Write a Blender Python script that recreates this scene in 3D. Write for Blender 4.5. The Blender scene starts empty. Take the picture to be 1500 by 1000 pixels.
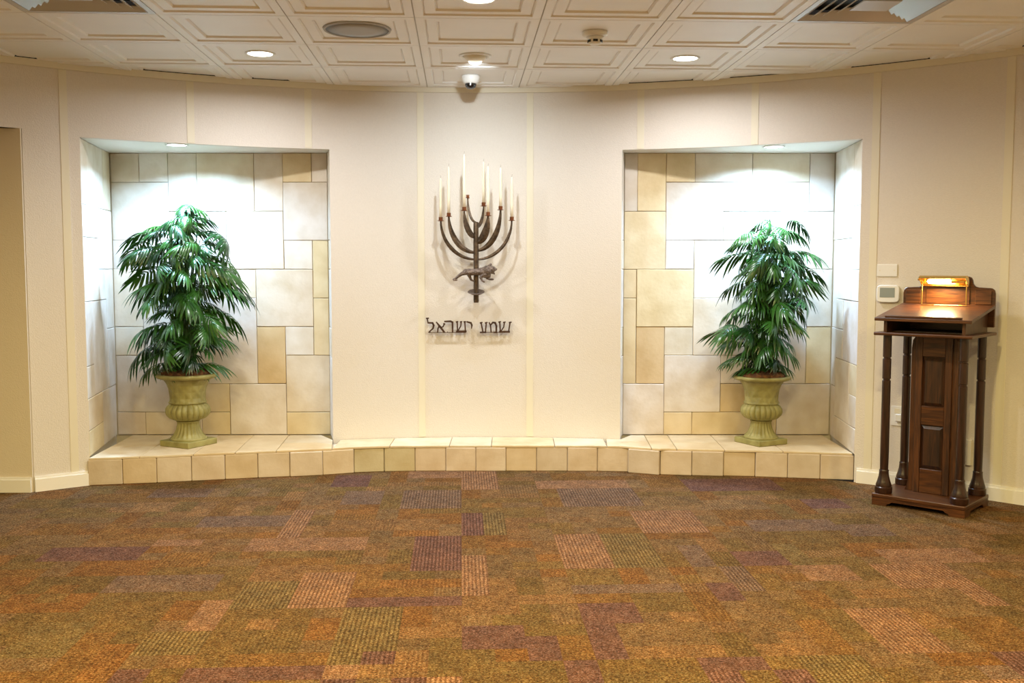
import bpy, bmesh, math, random
from mathutils import Vector, Matrix
R_ = math.radians
S = bpy.context.scene
C = S.collection
rnd = random.Random(7)

# ------------------------------------------------------------------ camera, world, exposure
cam_d = bpy.data.cameras.new('camera')
cam_d.sensor_width = 36.0
cam_d.lens = 36.0 * 1458 / 1500
cam = bpy.data.objects.new('camera', cam_d)
C.objects.link(cam)
cam.location = (0, 0, 1.33)
cam.rotation_euler = (R_(90) - math.atan(108 / 1458), 0, 0)
cam_d.clip_start = 0.05
S.camera = cam
w = bpy.data.worlds.new('world')
S.world = w
w.use_nodes = True
w.node_tree.nodes['Background'].inputs[0].default_value = (1.0, 0.85, 0.7, 1)
w.node_tree.nodes['Background'].inputs[1].default_value = 0.02
S.view_settings.view_transform = 'Standard'
S.view_settings.look = 'None'
S.view_settings.exposure = 0.0
S.view_settings.gamma = 1.0
S.view_settings.use_curve_mapping = False

WARM = (1.0, 0.79, 0.34)               # older lamps over the near half of the room
NEUTRAL = (0.98, 0.98, 1.0)            # newer lamps by the curved wall
COOL = (0.43, 0.67, 1.0)
P_ROOM, P_FRONT, P_EYE, P_NICHE, P_DESK = 44.0, 19.0, 4.6, 38.0, 5.0

# ------------------------------------------------------------------ room geometry constants (metres)
CX, CY, RAD = -0.17, 2.48, 4.30        # centre and radius of the round room
ZC = 2.53                              # ceiling
GA = R_(2.95)                          # the ceiling grid and carpet run 3 degrees off the room axis
TILE, U0, V0 = 0.61, -0.217, 6.13
NT = 2.11                              # top of the wall niches
NB = 6.86                              # back plane of the niches


def cyl(th, z=0.0, r=RAD):
    t = R_(th)
    return Vector((CX + r * math.sin(t), CY + r * math.cos(t), z))


def grid(u, v, z=0.0):
    return Vector((u * math.cos(GA) - v * math.sin(GA), u * math.sin(GA) + v * math.cos(GA), z))


# ------------------------------------------------------------------ mesh helpers
class MB:
    def __init__(self):
        self.v, self.f = [], []

    def add(self, vs, fs):
        o = len(self.v)
        self.v += [tuple(p) for p in vs]
        self.f += [tuple(i + o for i in f) for f in fs]
        return self

    def box(self, x0, x1, y0, y1, z0, z1, m=None):
        vs = [Vector((x, y, z)) for z in (z0, z1) for y in (y0, y1) for x in (x0, x1)]
        if m is not None:
            vs = [m @ p for p in vs]
        return self.add(vs, [(0, 2, 3, 1), (4, 5, 7, 6), (0, 1, 5, 4), (2, 6, 7, 3), (0, 4, 6, 2), (1, 3, 7, 5)])

    def prism(self, pts, a, b, axis='z'):
        """extrude a polygon; axis z: pts are (x,y); axis y: pts are (x,z); axis x: pts are (y,z)"""
        n = len(pts)

        def P(p, h):
            return {'z': (p[0], p[1], h), 'y': (p[0], h, p[1]), 'x': (h, p[0], p[1])}[axis]
        vs = [P(p, a) for p in pts] + [P(p, b) for p in pts]
        fs = [tuple(range(n))[::-1], tuple(range(n, 2 * n))] + [(i, (i + 1) % n, n + (i + 1) % n, n + i) for i in range(n)]
        return self.add(vs, fs)

    def lathe(self, prof, seg=24, c=(0, 0), mod=None, cap=True):
        vs, fs = [], []
        for k, (r, z) in enumerate(prof):
            for i in range(seg):
                a = 2 * math.pi * i / seg
                rr = r * (mod(k, a) if mod else 1)
                vs.append((c[0] + rr * math.cos(a), c[1] + rr * math.sin(a), z))
        for k in range(len(prof) - 1):
            for i in range(seg):
                j = (i + 1) % seg
                fs.append((k * seg + i, k * seg + j, (k + 1) * seg + j, (k + 1) * seg + i))
        if cap:
            fs.append(tuple(range(seg))[::-1])
            fs.append(tuple((len(prof) - 1) * seg + i for i in range(seg)))
        return self.add(vs, fs)

    def tube(self, pts, rad, seg=8):
        pts = [Vector(p) for p in pts]
        if not isinstance(rad, (list, tuple)):
            rad = [rad] * len(pts)
        vs, fs = [], []
        ref = Vector((0.31, 0.87, 0.2)).normalized()
        for i, p in enumerate(pts):
            t = (pts[min(i + 1, len(pts) - 1)] - pts[max(i - 1, 0)]).normalized()
            a = t.cross(ref)
            if a.length < 0.05:
                a = t.cross(Vector((1, 0, 0)))
            a.normalize()
            b = t.cross(a)
            for k in range(seg):
                q = 2 * math.pi * k / seg
                vs.append(p + (a * math.cos(q) + b * math.sin(q)) * rad[i])
        for i in range(len(pts) - 1):
            for k in range(seg):
                j = (k + 1) % seg
                fs.append((i * seg + k, i * seg + j, (i + 1) * seg + j, (i + 1) * seg + k))
        fs.append(tuple(range(seg))[::-1])
        fs.append(tuple((len(pts) - 1) * seg + k for k in range(seg)))
        return self.add(vs, fs)

    def ball(self, c, r, seg=12, rings=8, sq=(1, 1, 1)):
        vs, fs = [], []
        for i in range(rings + 1):
            a = math.pi * (0.02 + 0.96 * i / rings)
            for k in range(seg):
                b = 2 * math.pi * k / seg
                vs.append((c[0] + r * sq[0] * math.sin(a) * math.cos(b), c[1] + r * sq[1] * math.sin(a) * math.sin(b), c[2] - r * sq[2] * math.cos(a)))
        for i in range(rings):
            for k in range(seg):
                j = (k + 1) % seg
                fs.append((i * seg + k, i * seg + j, (i + 1) * seg + j, (i + 1) * seg + k))
        fs.append(tuple(range(seg))[::-1])
        fs.append(tuple(rings * seg + k for k in range(seg)))
        return self.add(vs, fs)

    def mesh(self, name, bevel=0.0, seg=1, smooth=False):
        me = bpy.data.meshes.new(name)
        me.from_pydata(self.v, [], self.f)
        bm = bmesh.new()
        bm.from_mesh(me)
        bmesh.ops.recalc_face_normals(bm, faces=bm.faces)
        if bevel:
            es = [e for e in bm.edges if len(e.link_faces) == 2 and e.calc_face_angle(0) > 0.5]
            bmesh.ops.bevel(bm, geom=es, offset=bevel, segments=seg, affect='EDGES', profile=0.5)
        if smooth:
            for f in bm.faces:
                f.smooth = True
        bm.to_mesh(me)
        bm.free()
        return me


def link(name, data, mat=None, parent=None):
    o = bpy.data.objects.new(name, data)
    C.objects.link(o)
    if parent is not None:
        o.parent = parent
    if mat is not None and data is not None and not data.materials:
        data.materials.append(mat)
    return o


def obj(name, mb, mat, parent=None, bevel=0.0, smooth=False, seg=1, auto=None):
    me = mb.mesh(name, bevel, seg, smooth)
    if auto is not None:
        for p in me.polygons:
            p.use_smooth = True
        me.set_sharp_from_angle(angle=R_(auto))
    return link(name, me, mat, parent)


def tag(o, label=None, cat=None, group=None, kind=None):
    if label:
        o['label'] = label
    if cat:
        o['category'] = cat
    if group:
        o['group'] = group
    if kind:
        o['kind'] = kind
    return o


def thing(name, label, cat, loc=(0, 0, 0), rz=0.0, group=None):
    o = link(name, None)
    o.location = loc
    o.rotation_euler = (0, 0, rz)
    o.empty_display_size = 0.1
    return tag(o, label, cat, group)


# ------------------------------------------------------------------ materials
def new_mat(name):
    m = bpy.data.materials.new(name)
    m.use_nodes = True
    nt = m.node_tree
    return m, nt, nt.nodes['Principled BSDF']


def N(nt, t, **kw):
    n = nt.nodes.new(t)
    for k, v in kw.items():
        setattr(n, k, v)
    return n


def mat(name, col, rough=0.6, metal=0.0, vary=0.0, vscale=6.0, bump=0.0, bscale=60.0, col2=None, spec=0.5, stretch=None, coat=0.0):
    m, nt, b = new_mat(name)
    b.inputs['Base Color'].default_value = (*col, 1)
    b.inputs['Roughness'].default_value = rough
    b.inputs['Metallic'].default_value = metal
    b.inputs['Specular IOR Level'].default_value = spec
    b.inputs['Coat Weight'].default_value = coat
    tc = N(nt, 'ShaderNodeTexCoord')
    src = tc.outputs['Object']
    if stretch:
        mp = N(nt, 'ShaderNodeMapping')
        mp.inputs['Scale'].default_value = stretch
        nt.links.new(src, mp.inputs['Vector'])
        src = mp.outputs['Vector']
    if vary or col2:
        no = N(nt, 'ShaderNodeTexNoise')
        no.inputs['Scale'].default_value = vscale
        no.inputs['Detail'].default_value = 6
        nt.links.new(src, no.inputs['Vector'])
        rp = N(nt, 'ShaderNodeValToRGB')
        rp.color_ramp.elements[0].position = 0.35
        rp.color_ramp.elements[1].position = 0.65
        c2 = col2 or tuple(c * (1 - vary) for c in col)
        rp.color_ramp.elements[0].color = (*c2, 1)
        rp.color_ramp.elements[1].color = (*col, 1)
        nt.links.new(no.outputs['Fac'], rp.inputs['Fac'])
        nt.links.new(rp.outputs['Color'], b.inputs['Base Color'])
    if bump:
        nb = N(nt, 'ShaderNodeTexNoise')
        nb.inputs['Scale'].default_value = bscale
        nb.inputs['Detail'].default_value = 4
        nt.links.new(src, nb.inputs['Vector'])
        bp = N(nt, 'ShaderNodeBump')
        bp.inputs['Strength'].default_value = bump
        bp.inputs['Distance'].default_value = 0.01
        nt.links.new(nb.outputs['Fac'], bp.inputs['Height'])
        nt.links.new(bp.outputs['Normal'], b.inputs['Normal'])
    return m


def emit(name, col, power):
    m, nt, b = new_mat(name)
    b.inputs['Base Color'].default_value = (0.9, 0.9, 0.9, 1)
    b.inputs['Emission Color'].default_value = (*col, 1)
    b.inputs['Emission Strength'].default_value = power
    return m


M = {}
M['wall'] = mat('wall_covering', (0.720, 0.670, 0.600), 0.75, bump=0.25, bscale=150, vary=0.03, vscale=90, spec=0.25)
M['batten'] = mat('batten_paint', (0.745, 0.695, 0.555), 0.55, spec=0.3)
M['alcove'] = mat('alcove_wall_paint', (0.72, 0.64, 0.50), 0.75, bump=0.15, bscale=150, spec=0.25)
M['white_trim'] = mat('baseboard_paint', (0.86, 0.84, 0.78), 0.4)
M['soffit'] = mat('niche_soffit_paint', (0.80, 0.78, 0.72), 0.6)
M['grid'] = mat('ceiling_grid_metal', (0.50, 0.46, 0.40), 0.5)
M['tile'] = mat('pressed_ceiling_tile', (0.87, 0.865, 0.85), 0.42, vary=0.03, vscale=4, spec=0.45)
M['grout'] = mat('mortar', (0.72, 0.65, 0.52), 0.9, bump=0.2, bscale=80)
M['underlay'] = mat('carpet_underlay', (0.03, 0.022, 0.016), 0.95)
M['white_plastic'] = mat('white_plastic', (0.80, 0.80, 0.78), 0.35)
M['cream_plastic'] = mat('cream_plastic', (0.75, 0.70, 0.56), 0.4)
M['grey_metal'] = mat('brushed_vent_metal', (0.52, 0.51, 0.51), 0.32, metal=0.2)
M['grille'] = mat('speaker_grille_cloth', (0.46, 0.455, 0.45), 0.55, bump=0.5, bscale=400)
M['dark'] = mat('dark_void', (0.012, 0.012, 0.014), 0.6)
M['glass_black'] = mat('black_dome_glass', (0.006, 0.006, 0.008), 0.06, coat=0.6)
M['lcd'] = mat('display_grey', (0.28, 0.32, 0.31), 0.25)
M['bronze'] = mat('aged_bronze', (0.060, 0.040, 0.026), 0.42, metal=0.55, col2=(0.13, 0.085, 0.05), vscale=35, bump=0.4, bscale=90)
M['bronze_light'] = mat('cast_bronze_lion', (0.12, 0.088, 0.070), 0.40, metal=0.6, col2=(0.25, 0.19, 0.155), vscale=55, bump=0.9, bscale=130)
M['copper'] = mat('copper_cup', (0.36, 0.15, 0.075), 0.35, metal=0.7, vary=0.4, vscale=60)
M['letter'] = mat('dark_letter_metal', (0.085, 0.042, 0.026), 0.45, metal=0.4, vary=0.3, vscale=40)
M['wax'] = mat('ivory_wax', (0.86, 0.78, 0.60), 0.45)
M['wick'] = mat('cotton_wick', (0.35, 0.32, 0.26), 0.8)
M['brass'] = mat('polished_brass', (0.72, 0.50, 0.16), 0.22, metal=0.95)
M['stem'] = mat('plant_stem', (0.05, 0.15, 0.045), 0.5)
M['lens'] = emit('lamp_lens_warm', (1.0, 0.93, 0.8), 18)
M['lens_dim'] = emit('lamp_lens_eyeball', (1.0, 0.93, 0.85), 1.6)
M['lens_cool'] = emit('lamp_lens_cool', (0.88, 0.96, 1.0), 18)
M['bulb'] = emit('lamp_bulb_warm', (1.0, 0.86, 0.58), 40)


def stone_mat():
    m, nt, b = new_mat('limestone')
    b.inputs['Roughness'].default_value = 0.72
    b.inputs['Specular IOR Level'].default_value = 0.3
    oi = N(nt, 'ShaderNodeObjectInfo')
    tc = N(nt, 'ShaderNodeTexCoord')
    no = N(nt, 'ShaderNodeTexNoise', noise_dimensions='4D')
    no.inputs['Scale'].default_value = 7.0
    no.inputs['Detail'].default_value = 7
    nt.links.new(tc.outputs['Object'], no.inputs['Vector'])
    mul = N(nt, 'ShaderNodeMath', operation='MULTIPLY')
    mul.inputs[1].default_value = 40
    nt.links.new(oi.outputs['Random'], mul.inputs[0])
    nt.links.new(mul.outputs[0], no.inputs['W'])
    rp = N(nt, 'ShaderNodeValToRGB')
    rp.color_ramp.elements[0].position = 0.30
    rp.color_ramp.elements[0].color = (0.86, 0.80, 0.70, 1)
    rp.color_ramp.elements[1].position = 0.62
    rp.color_ramp.elements[1].color = (1.02, 1.01, 1.0, 1)
    nt.links.new(no.outputs['Fac'], rp.inputs['Fac'])
    mx = N(nt, 'ShaderNodeMix', data_type='RGBA', blend_type='MULTIPLY')
    mx.inputs['Factor'].default_value = 1.0
    nt.links.new(oi.outputs['Color'], mx.inputs['A'])
    nt.links.new(rp.outputs['Color'], mx.inputs['B'])
    nt.links.new(mx.outputs['Result'], b.inputs['Base Color'])
    n2 = N(nt, 'ShaderNodeTexNoise')
    n2.inputs['Scale'].default_value = 45
    n2.inputs['Detail'].default_value = 5
    nt.links.new(tc.outputs['Object'], n2.inputs['Vector'])
    bp = N(nt, 'ShaderNodeBump')
    bp.inputs['Strength'].default_value = 0.18
    bp.inputs['Distance'].default_value = 0.008
    nt.links.new(n2.outputs['Fac'], bp.inputs['Height'])
    nt.links.new(bp.outputs['Normal'], b.inputs['Normal'])
    return m


M['stone'] = stone_mat()


def wood_mat(name, dark, light, rough, stretch, scale=3.0):
    m, nt, b = new_mat(name)
    b.inputs['Roughness'].default_value = rough
    b.inputs['Coat Weight'].default_value = 0.10
    b.inputs['Coat Roughness'].default_value = 0.25
    tc = N(nt, 'ShaderNodeTexCoord')
    mp = N(nt, 'ShaderNodeMapping')
    mp.inputs['Scale'].default_value = stretch
    nt.links.new(tc.outputs['Object'], mp.inputs['Vector'])
    no = N(nt, 'ShaderNodeTexNoise')
    no.inputs['Scale'].default_value = scale
    no.inputs['Detail'].default_value = 9
    no.inputs['Distortion'].default_value = 1.2
    nt.links.new(mp.outputs['Vector'], no.inputs['Vector'])
    rp = N(nt, 'ShaderNodeValToRGB')
    rp.color_ramp.elements[0].position = 0.36
    rp.color_ramp.elements[0].color = (*dark, 1)
    rp.color_ramp.elements[1].position = 0.66
    rp.color_ramp.elements[1].color = (*light, 1)
    nt.links.new(no.outputs['Fac'], rp.inputs['Fac'])
    nt.links.new(rp.outputs['Color'], b.inputs['Base Color'])
    bp = N(nt, 'ShaderNodeBump')
    bp.inputs['Strength'].default_value = 0.08
    nt.links.new(no.outputs['Fac'], bp.inputs['Height'])
    nt.links.new(bp.outputs['Normal'], b.inputs['Normal'])
    return m


M['wood'] = wood_mat('stained_oak_upright', (0.028, 0.009, 0.003), (0.095, 0.031, 0.007), 0.42, (22, 22, 1.6))
M['wood_flat'] = wood_mat('stained_oak_level', (0.036, 0.011, 0.003), (0.110, 0.036, 0.008), 0.36, (1.6, 22, 22))
M['wood_dark'] = wood_mat('dark_turned_oak', (0.012, 0.005, 0.003), (0.042, 0.015, 0.008), 0.30, (18, 18, 1.5))
M['panel_dark'] = wood_mat('dark_raised_panel', (0.014, 0.005, 0.002), (0.055, 0.018, 0.005), 0.42, (20, 20, 1.5))


def urn_mat():
    m, nt, b = new_mat('olive_cast_stone')
    b.inputs['Roughness'].default_value = 0.5
    tc = N(nt, 'ShaderNodeTexCoord')
    no = N(nt, 'ShaderNodeTexNoise')
    no.inputs['Scale'].default_value = 14
    no.inputs['Detail'].default_value = 6
    nt.links.new(tc.outputs['Object'], no.inputs['Vector'])
    rp = N(nt, 'ShaderNodeValToRGB')
    rp.color_ramp.elements[0].position = 0.3
    rp.color_ramp.elements[0].color = (0.215, 0.195, 0.055, 1)
    rp.color_ramp.elements[1].position = 0.7
    rp.color_ramp.elements[1].color = (0.385, 0.355, 0.135, 1)
    nt.links.new(no.outputs['Fac'], rp.inputs['Fac'])
    nt.links.new(rp.outputs['Color'], b.inputs['Base Color'])
    return m


def weave_mat(base):
    m = base.copy()
    m.name = 'olive_woven_relief'
    nt = m.node_tree
    b = nt.nodes['Principled BSDF']
    tc = N(nt, 'ShaderNodeTexCoord')
    sp = N(nt, 'ShaderNodeSeparateXYZ')
    nt.links.new(tc.outputs['Object'], sp.inputs[0])
    at = N(nt, 'ShaderNodeMath', operation='ARCTAN2')
    nt.links.new(sp.outputs['Y'], at.inputs[0])
    nt.links.new(sp.outputs['X'], at.inputs[1])
    hs = []
    for s in (1, -1):
        k = N(nt, 'ShaderNodeMath', operation='MULTIPLY')
        k.inputs[1].default_value = 9.0 * s
        nt.links.new(at.outputs[0], k.inputs[0])
        z = N(nt, 'ShaderNodeMath', operation='MULTIPLY_ADD')
        z.inputs[1].default_value = 75.0
        nt.links.new(sp.outputs['Z'], z.inputs[0])
        nt.links.new(k.outputs[0], z.inputs[2])
        si = N(nt, 'ShaderNodeMath', operation='SINE')
        nt.links.new(z.outputs[0], si.inputs[0])
        hs.append(si)
    mx = N(nt, 'ShaderNodeMath', operation='MAXIMUM')
    nt.links.new(hs[0].outputs[0], mx.inputs[0])
    nt.links.new(hs[1].outputs[0], mx.inputs[1])
    bp = N(nt, 'ShaderNodeBump')
    bp.inputs['Strength'].default_value = 0.5
    bp.inputs['Distance'].default_value = 0.006
    nt.links.new(mx.outputs[0], bp.inputs['Height'])
    nt.links.new(bp.outputs['Normal'], b.inputs['Normal'])
    return m


M['urn'] = urn_mat()
M['urn_weave'] = weave_mat(M['urn'])
M['moss'] = mat('brown_moss', (0.20, 0.085, 0.025), 0.95, col2=(0.07, 0.028, 0.01), vscale=40, bump=1.0, bscale=90)


def leaf_mat(name, c1, c2):
    m, nt, b = new_mat(name)
    b.inputs['Roughness'].default_value = 0.30
    b.inputs['Specular IOR Level'].default_value = 0.6
    tc = N(nt, 'ShaderNodeTexCoord')
    no = N(nt, 'ShaderNodeTexNoise')
    no.inputs['Scale'].default_value = 5
    nt.links.new(tc.outputs['Object'], no.inputs['Vector'])
    oi = N(nt, 'ShaderNodeObjectInfo')
    ad = N(nt, 'ShaderNodeMath', operation='ADD')
    nt.links.new(no.outputs['Fac'], ad.inputs[0])
    nt.links.new(oi.outputs['Random'], ad.inputs[1])
    rp = N(nt, 'ShaderNodeValToRGB')
    rp.color_ramp.elements[0].position = 0.45
    rp.color_ramp.elements[0].color = (*c1, 1)
    rp.color_ramp.elements[1].position = 1.5 / 1.6
    rp.color_ramp.elements[1].color = (*c2, 1)
    nt.links.new(ad.outputs[0], rp.inputs['Fac'])
    nt.links.new(rp.outputs['Color'], b.inputs['Base Color'])
    return m


M['leaf'] = leaf_mat('palm_leaf', (0.006, 0.032, 0.008), (0.030, 0.115, 0.014))


def carpet_mat():
    m, nt, b = new_mat('patchwork_carpet')
    b.inputs['Roughness'].default_value = 0.95
    b.inputs['Specular IOR Level'].default_value = 0.1
    at = N(nt, 'ShaderNodeAttribute', attribute_name='yarn')
    st = N(nt, 'ShaderNodeAttribute', attribute_name='stripe')
    gc = N(nt, 'ShaderNodeTexCoord')
    # yarn flecks: single loops of slightly different dye
    vo = N(nt, 'ShaderNodeTexVoronoi')
    vo.inputs['Scale'].default_value = 210
    nt.links.new(gc.outputs['Object'], vo.inputs['Vector'])
    sc_ = N(nt, 'ShaderNodeSeparateColor')
    nt.links.new(vo.outputs['Color'], sc_.inputs[0])
    rp = N(nt, 'ShaderNodeValToRGB')
    rp.color_ramp.elements[0].position = 0.0
    rp.color_ramp.elements[0].color = (0.30, 0.27, 0.24, 1)
    rp.color_ramp.elements[1].position = 1.0
    rp.color_ramp.elements[1].color = (1.85, 1.9, 2.1, 1)
    e = rp.color_ramp.elements.new(0.4)
    e.color = (0.95, 0.78, 0.60, 1)
    e = rp.color_ramp.elements.new(0.7)
    e.color = (0.95, 1.05, 1.0, 1)
    nt.links.new(sc_.outputs[0], rp.inputs['Fac'])
    big = N(nt, 'ShaderNodeTexNoise')
    big.inputs['Scale'].default_value = 9
    big.inputs['Detail'].default_value = 3
    nt.links.new(gc.outputs['Object'], big.inputs['Vector'])
    rb = N(nt, 'ShaderNodeValToRGB')
    rb.color_ramp.elements[0].position = 0.35
    rb.color_ramp.elements[0].color = (0.82, 0.84, 0.88, 1)
    rb.color_ramp.elements[1].position = 0.65
    rb.color_ramp.elements[1].color = (1.15, 1.12, 1.05, 1)
    nt.links.new(big.outputs['Fac'], rb.inputs['Fac'])
    m1 = N(nt, 'ShaderNodeMix', data_type='RGBA', blend_type='MULTIPLY')
    m1.inputs['Factor'].default_value = 1
    nt.links.new(at.outputs['Color'], m1.inputs['A'])
    nt.links.new(rp.outputs['Color'], m1.inputs['B'])
    m2 = N(nt, 'ShaderNodeMix', data_type='RGBA', blend_type='MULTIPLY')
    m2.inputs['Factor'].default_value = 1
    nt.links.new(m1.outputs['Result'], m2.inputs['A'])
    nt.links.new(rb.outputs['Color'], m2.inputs['B'])
    # rows of loops: stripes along the tile
    sx = N(nt, 'ShaderNodeSeparateXYZ')
    nt.links.new(gc.outputs['Object'], sx.inputs[0])
    k = N(nt, 'ShaderNodeMath', operation='MULTIPLY')
    k.inputs[1].default_value = 2 * math.pi / 0.0163
    nt.links.new(sx.outputs['X'], k.inputs[0])
    si = N(nt, 'ShaderNodeMath', operation='SINE')
    nt.links.new(k.outputs[0], si.inputs[0])
    rs = N(nt, 'ShaderNodeValToRGB')
    rs.color_ramp.elements[0].position = 0.3
    rs.color_ramp.elements[0].color = (0.68, 0.64, 0.60, 1)
    rs.color_ramp.elements[1].position = 0.6
    rs.color_ramp.elements[1].color = (1.25, 1.26, 1.28, 1)
    mr = N(nt, 'ShaderNodeMath', operation='MULTIPLY_ADD')
    mr.inputs[1].default_value = 0.5
    mr.inputs[2].default_value = 0.5
    nt.links.new(si.outputs[0], mr.inputs[0])
    nt.links.new(mr.outputs[0], rs.inputs['Fac'])
    m3 = N(nt, 'ShaderNodeMix', data_type='RGBA', blend_type='MULTIPLY')
    nt.links.new(st.outputs['Fac'], m3.inputs['Factor'])
    nt.links.new(m2.outputs['Result'], m3.inputs['A'])
    nt.links.new(rs.outputs['Color'], m3.inputs['B'])
    nt.links.new(m3.outputs['Result'], b.inputs['Base Color'])
    bp = N(nt, 'ShaderNodeBump')
    bp.inputs['Strength'].default_value = 0.5
    bp.inputs['Distance'].default_value = 0.004
    nt.links.new(sc_.outputs[1], bp.inputs['Height'])
    nt.links.new(bp.outputs['Normal'], b.inputs['Normal'])
    return m


M['carpet'] = carpet_mat()


def clip_to_room(bm, centre, r=RAD - 0.003):
    """cut a mesh to the inside of the round wall with the tangent planes near it"""
    a0 = math.degrees(math.atan2(centre[0] - CX, centre[1] - CY))
    for k in range(-6, 7):
        th = a0 + k * 2.0
        p = cyl(th, 0, r)
        n = Vector((math.sin(R_(th)), math.cos(R_(th)), 0))
        bmesh.ops.bisect_plane(bm, geom=bm.verts[:] + bm.edges[:] + bm.faces[:], plane_co=p, plane_no=n, clear_outer=True)


# ------------------------------------------------------------------ the setting: walls
OPEN_L, OPEN_R = -64.0, -38.45          # doorway-like opening in the left of the round wall
NL = (-34.25, -13.95)
NR = (12.1, 32.3)


def wall_shell(name, t0, t1, holes):
    ths = {t0, t1}
    n = int(round((t1 - t0) / 1.25))
    for i in range(n + 1):
        ths.add(t0 + (t1 - t0) * i / n)
    for (a, b, z0, z1) in holes:
        ths = {t for t in ths if abs(t - a) > 0.3 and abs(t - b) > 0.3} | {a, b}
    ths |= {t0, t1}
    ths = sorted(ths)
    zs = sorted({0.0, ZC - 0.004} | {z for h in holes for z in h[2:]})
    mb = MB()
    mb.v = [tuple(cyl(t, z)) for z in zs for t in ths]
    W = len(ths)
    for k in range(len(zs) - 1):
        for i in range(W - 1):
            tm, zm = (ths[i] + ths[i + 1]) / 2, (zs[k] + zs[k + 1]) / 2
            if any(a < tm < b and z0 < zm < z1 for (a, b, z0, z1) in holes):
                continue
            mb.f.append((k * W + i, k * W + i + 1, (k + 1) * W + i + 1, (k + 1) * W + i))
    me = bpy.data.meshes.new(name)
    me.from_pydata(mb.v, [], mb.f)
    bm = bmesh.new()
    bm.from_mesh(me)
    bmesh.ops.remove_doubles(bm, verts=bm.verts, dist=1e-5)
    inner = list(bm.faces)
    ret = bmesh.ops.extrude_face_region(bm, geom=inner)
    for v in [g for g in ret['geom'] if isinstance(g, bmesh.types.BMVert)]:
        d = Vector((v.co.x - CX, v.co.y - CY, 0))
        v.co += d.normalized() * 0.05
    bmesh.ops.recalc_face_normals(bm, faces=bm.faces)
    bm.to_mesh(me)
    bm.free()
    for p in me.polygons:
        p.use_smooth = True
    me.set_sharp_from_angle(angle=R_(30))
    return tag(link(name, me, M['wall']), kind='structure')


wall = wall_shell('wall_front', -70, 70, [(OPEN_L, OPEN_R, 0.0, 2.135), (NL[0], NL[1], 0.0, NT), (NR[0], NR[1], 0.0, NT)])
tag(wall, 'curved cream textured wall with two tall niches', None)
rear = wall_shell('wall_rear', 70, 290, [])
tag(rear, 'curved cream textured wall on the near side of the room')


def arc_strip(t0, t1, z0, z1, r_in, r_out, step=1.5):
    """a bent bar following the wall"""
    n = max(1, int(math.ceil(abs(t1 - t0) / step)))
    mb = MB()
    vs, fs = [], []
    for i in range(n + 1):
        t = t0 + (t1 - t0) * i / n
        vs += [cyl(t, z0, r_in), cyl(t, z1, r_in), cyl(t, z1, r_out), cyl(t, z0, r_out)]
    for i in range(n):
        for k in range(4):
            j = (k + 1) % 4
            fs.append((i * 4 + k, i * 4 + j, (i + 1) * 4 + j, (i + 1) * 4 + k))
    fs += [(0, 1, 2, 3), (n * 4 + 3, n * 4 + 2, n * 4 + 1, n * 4)]
    return mb.add(vs, fs)


# vertical battens between the wall panels, each its own piece of the wall
for k in range(-7, 8):
    th = -1.02 + 9.82 * (k + 0.5)
    hw = 0.30
    if OPEN_L - 1 < th < OPEN_R:
        z0 = 2.14
    elif NL[0] < th < NL[1] or NR[0] < th < NR[1]:
        z0 = NT + 0.004
    elif NL[1] < th < NR[0]:
        z0 = 0.175
    else:
        z0 = 0.09
    if abs(th - NL[0]) < 1.0:
        th = -34.85
    if abs(th) > 69:
        continue
    obj('batten', arc_strip(th - hw, th + hw, z0, 2.498, RAD - 0.0035, RAD + 0.002, 0.6), M['batten'], wall)

# wall angle under the ceiling tiles
o = obj('trim_1', arc_strip(-180, 180, ZC - 0.032, ZC + 0.009, RAD - 0.016, RAD - 0.001, 2.0), M['batten'])
tag(o, 'thin cream moulding where the round wall meets the ceiling', kind='structure')

# baseboards
for nm, a, b in (('baseboard_left', OPEN_R + 0.02, NL[0] - 0.02), ('baseboard_right', NR[1] + 0.22, 69.9), ('baseboard_rear', 70, 290), ('baseboard_far_left', -70, OPEN_L - 0.02)):
    mb = arc_strip(a, b, 0.0, 0.075, RAD - 0.016, RAD - 0.0005)
    mb2 = arc_strip(a, b, 0.0755, 0.09, RAD - 0.009, RAD - 0.0005)
    o = obj(nm, mb, M['white_trim'])
    tag(o, 'white painted baseboard along the curved wall', kind='structure')
    obj('cap_moulding', mb2, M['white_trim'], o)

# shallow alcove seen through the opening at the far left
p0 = cyl(OPEN_R, 0)
mb = MB()
mb.box(-5.2, p0.x - 0.004, p0.y - 0.012, p0.y + 0.05, 0, 2.135)
o = obj('wall_alcove', mb, M['alcove'])
tag(o, 'tan painted wall inside the opening at the far left', kind='structure')
mb = MB().box(-5.26, -5.2, 2.9, p0.y + 0.05, 0, 2.135)
tag(obj('wall_alcove_left', mb, M['alcove']), kind='structure')
pl = cyl(OPEN_L, 0)
mb = MB().box(-5.2, pl.x - 0.06, pl.y - 0.6, pl.y - 0.55, 0, 2.135)
tag(obj('wall_alcove_near', mb, M['alcove']), kind='structure')
arc = [cyl(OPEN_R + (OPEN_L - OPEN_R) * i / 16, 0, RAD + 0.002) for i in range(17)]
mb = MB().prism([(p.x, p.y) for p in arc] + [(-5.2, pl.y - 0.55), (-5.2, p0.y + 0.05), (p0.x, p0.y + 0.05)], 2.135, 2.2)
tag(obj('ceiling_alcove', mb, M['alcove']), kind='structure')
mb = MB().box(-5.19, p0.x - 0.010, p0.y - 0.027, p0.y - 0.0125, 0, 0.075)
o = obj('baseboard_alcove', mb, M['white_trim'])
tag(o, 'white baseboard below the tan alcove wall', kind='structure')
obj('cap_moulding', MB().box(-5.19, p0.x - 0.010, p0.y - 0.020, p0.y - 0.0125, 0.0755, 0.09), M['white_trim'], o)

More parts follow.
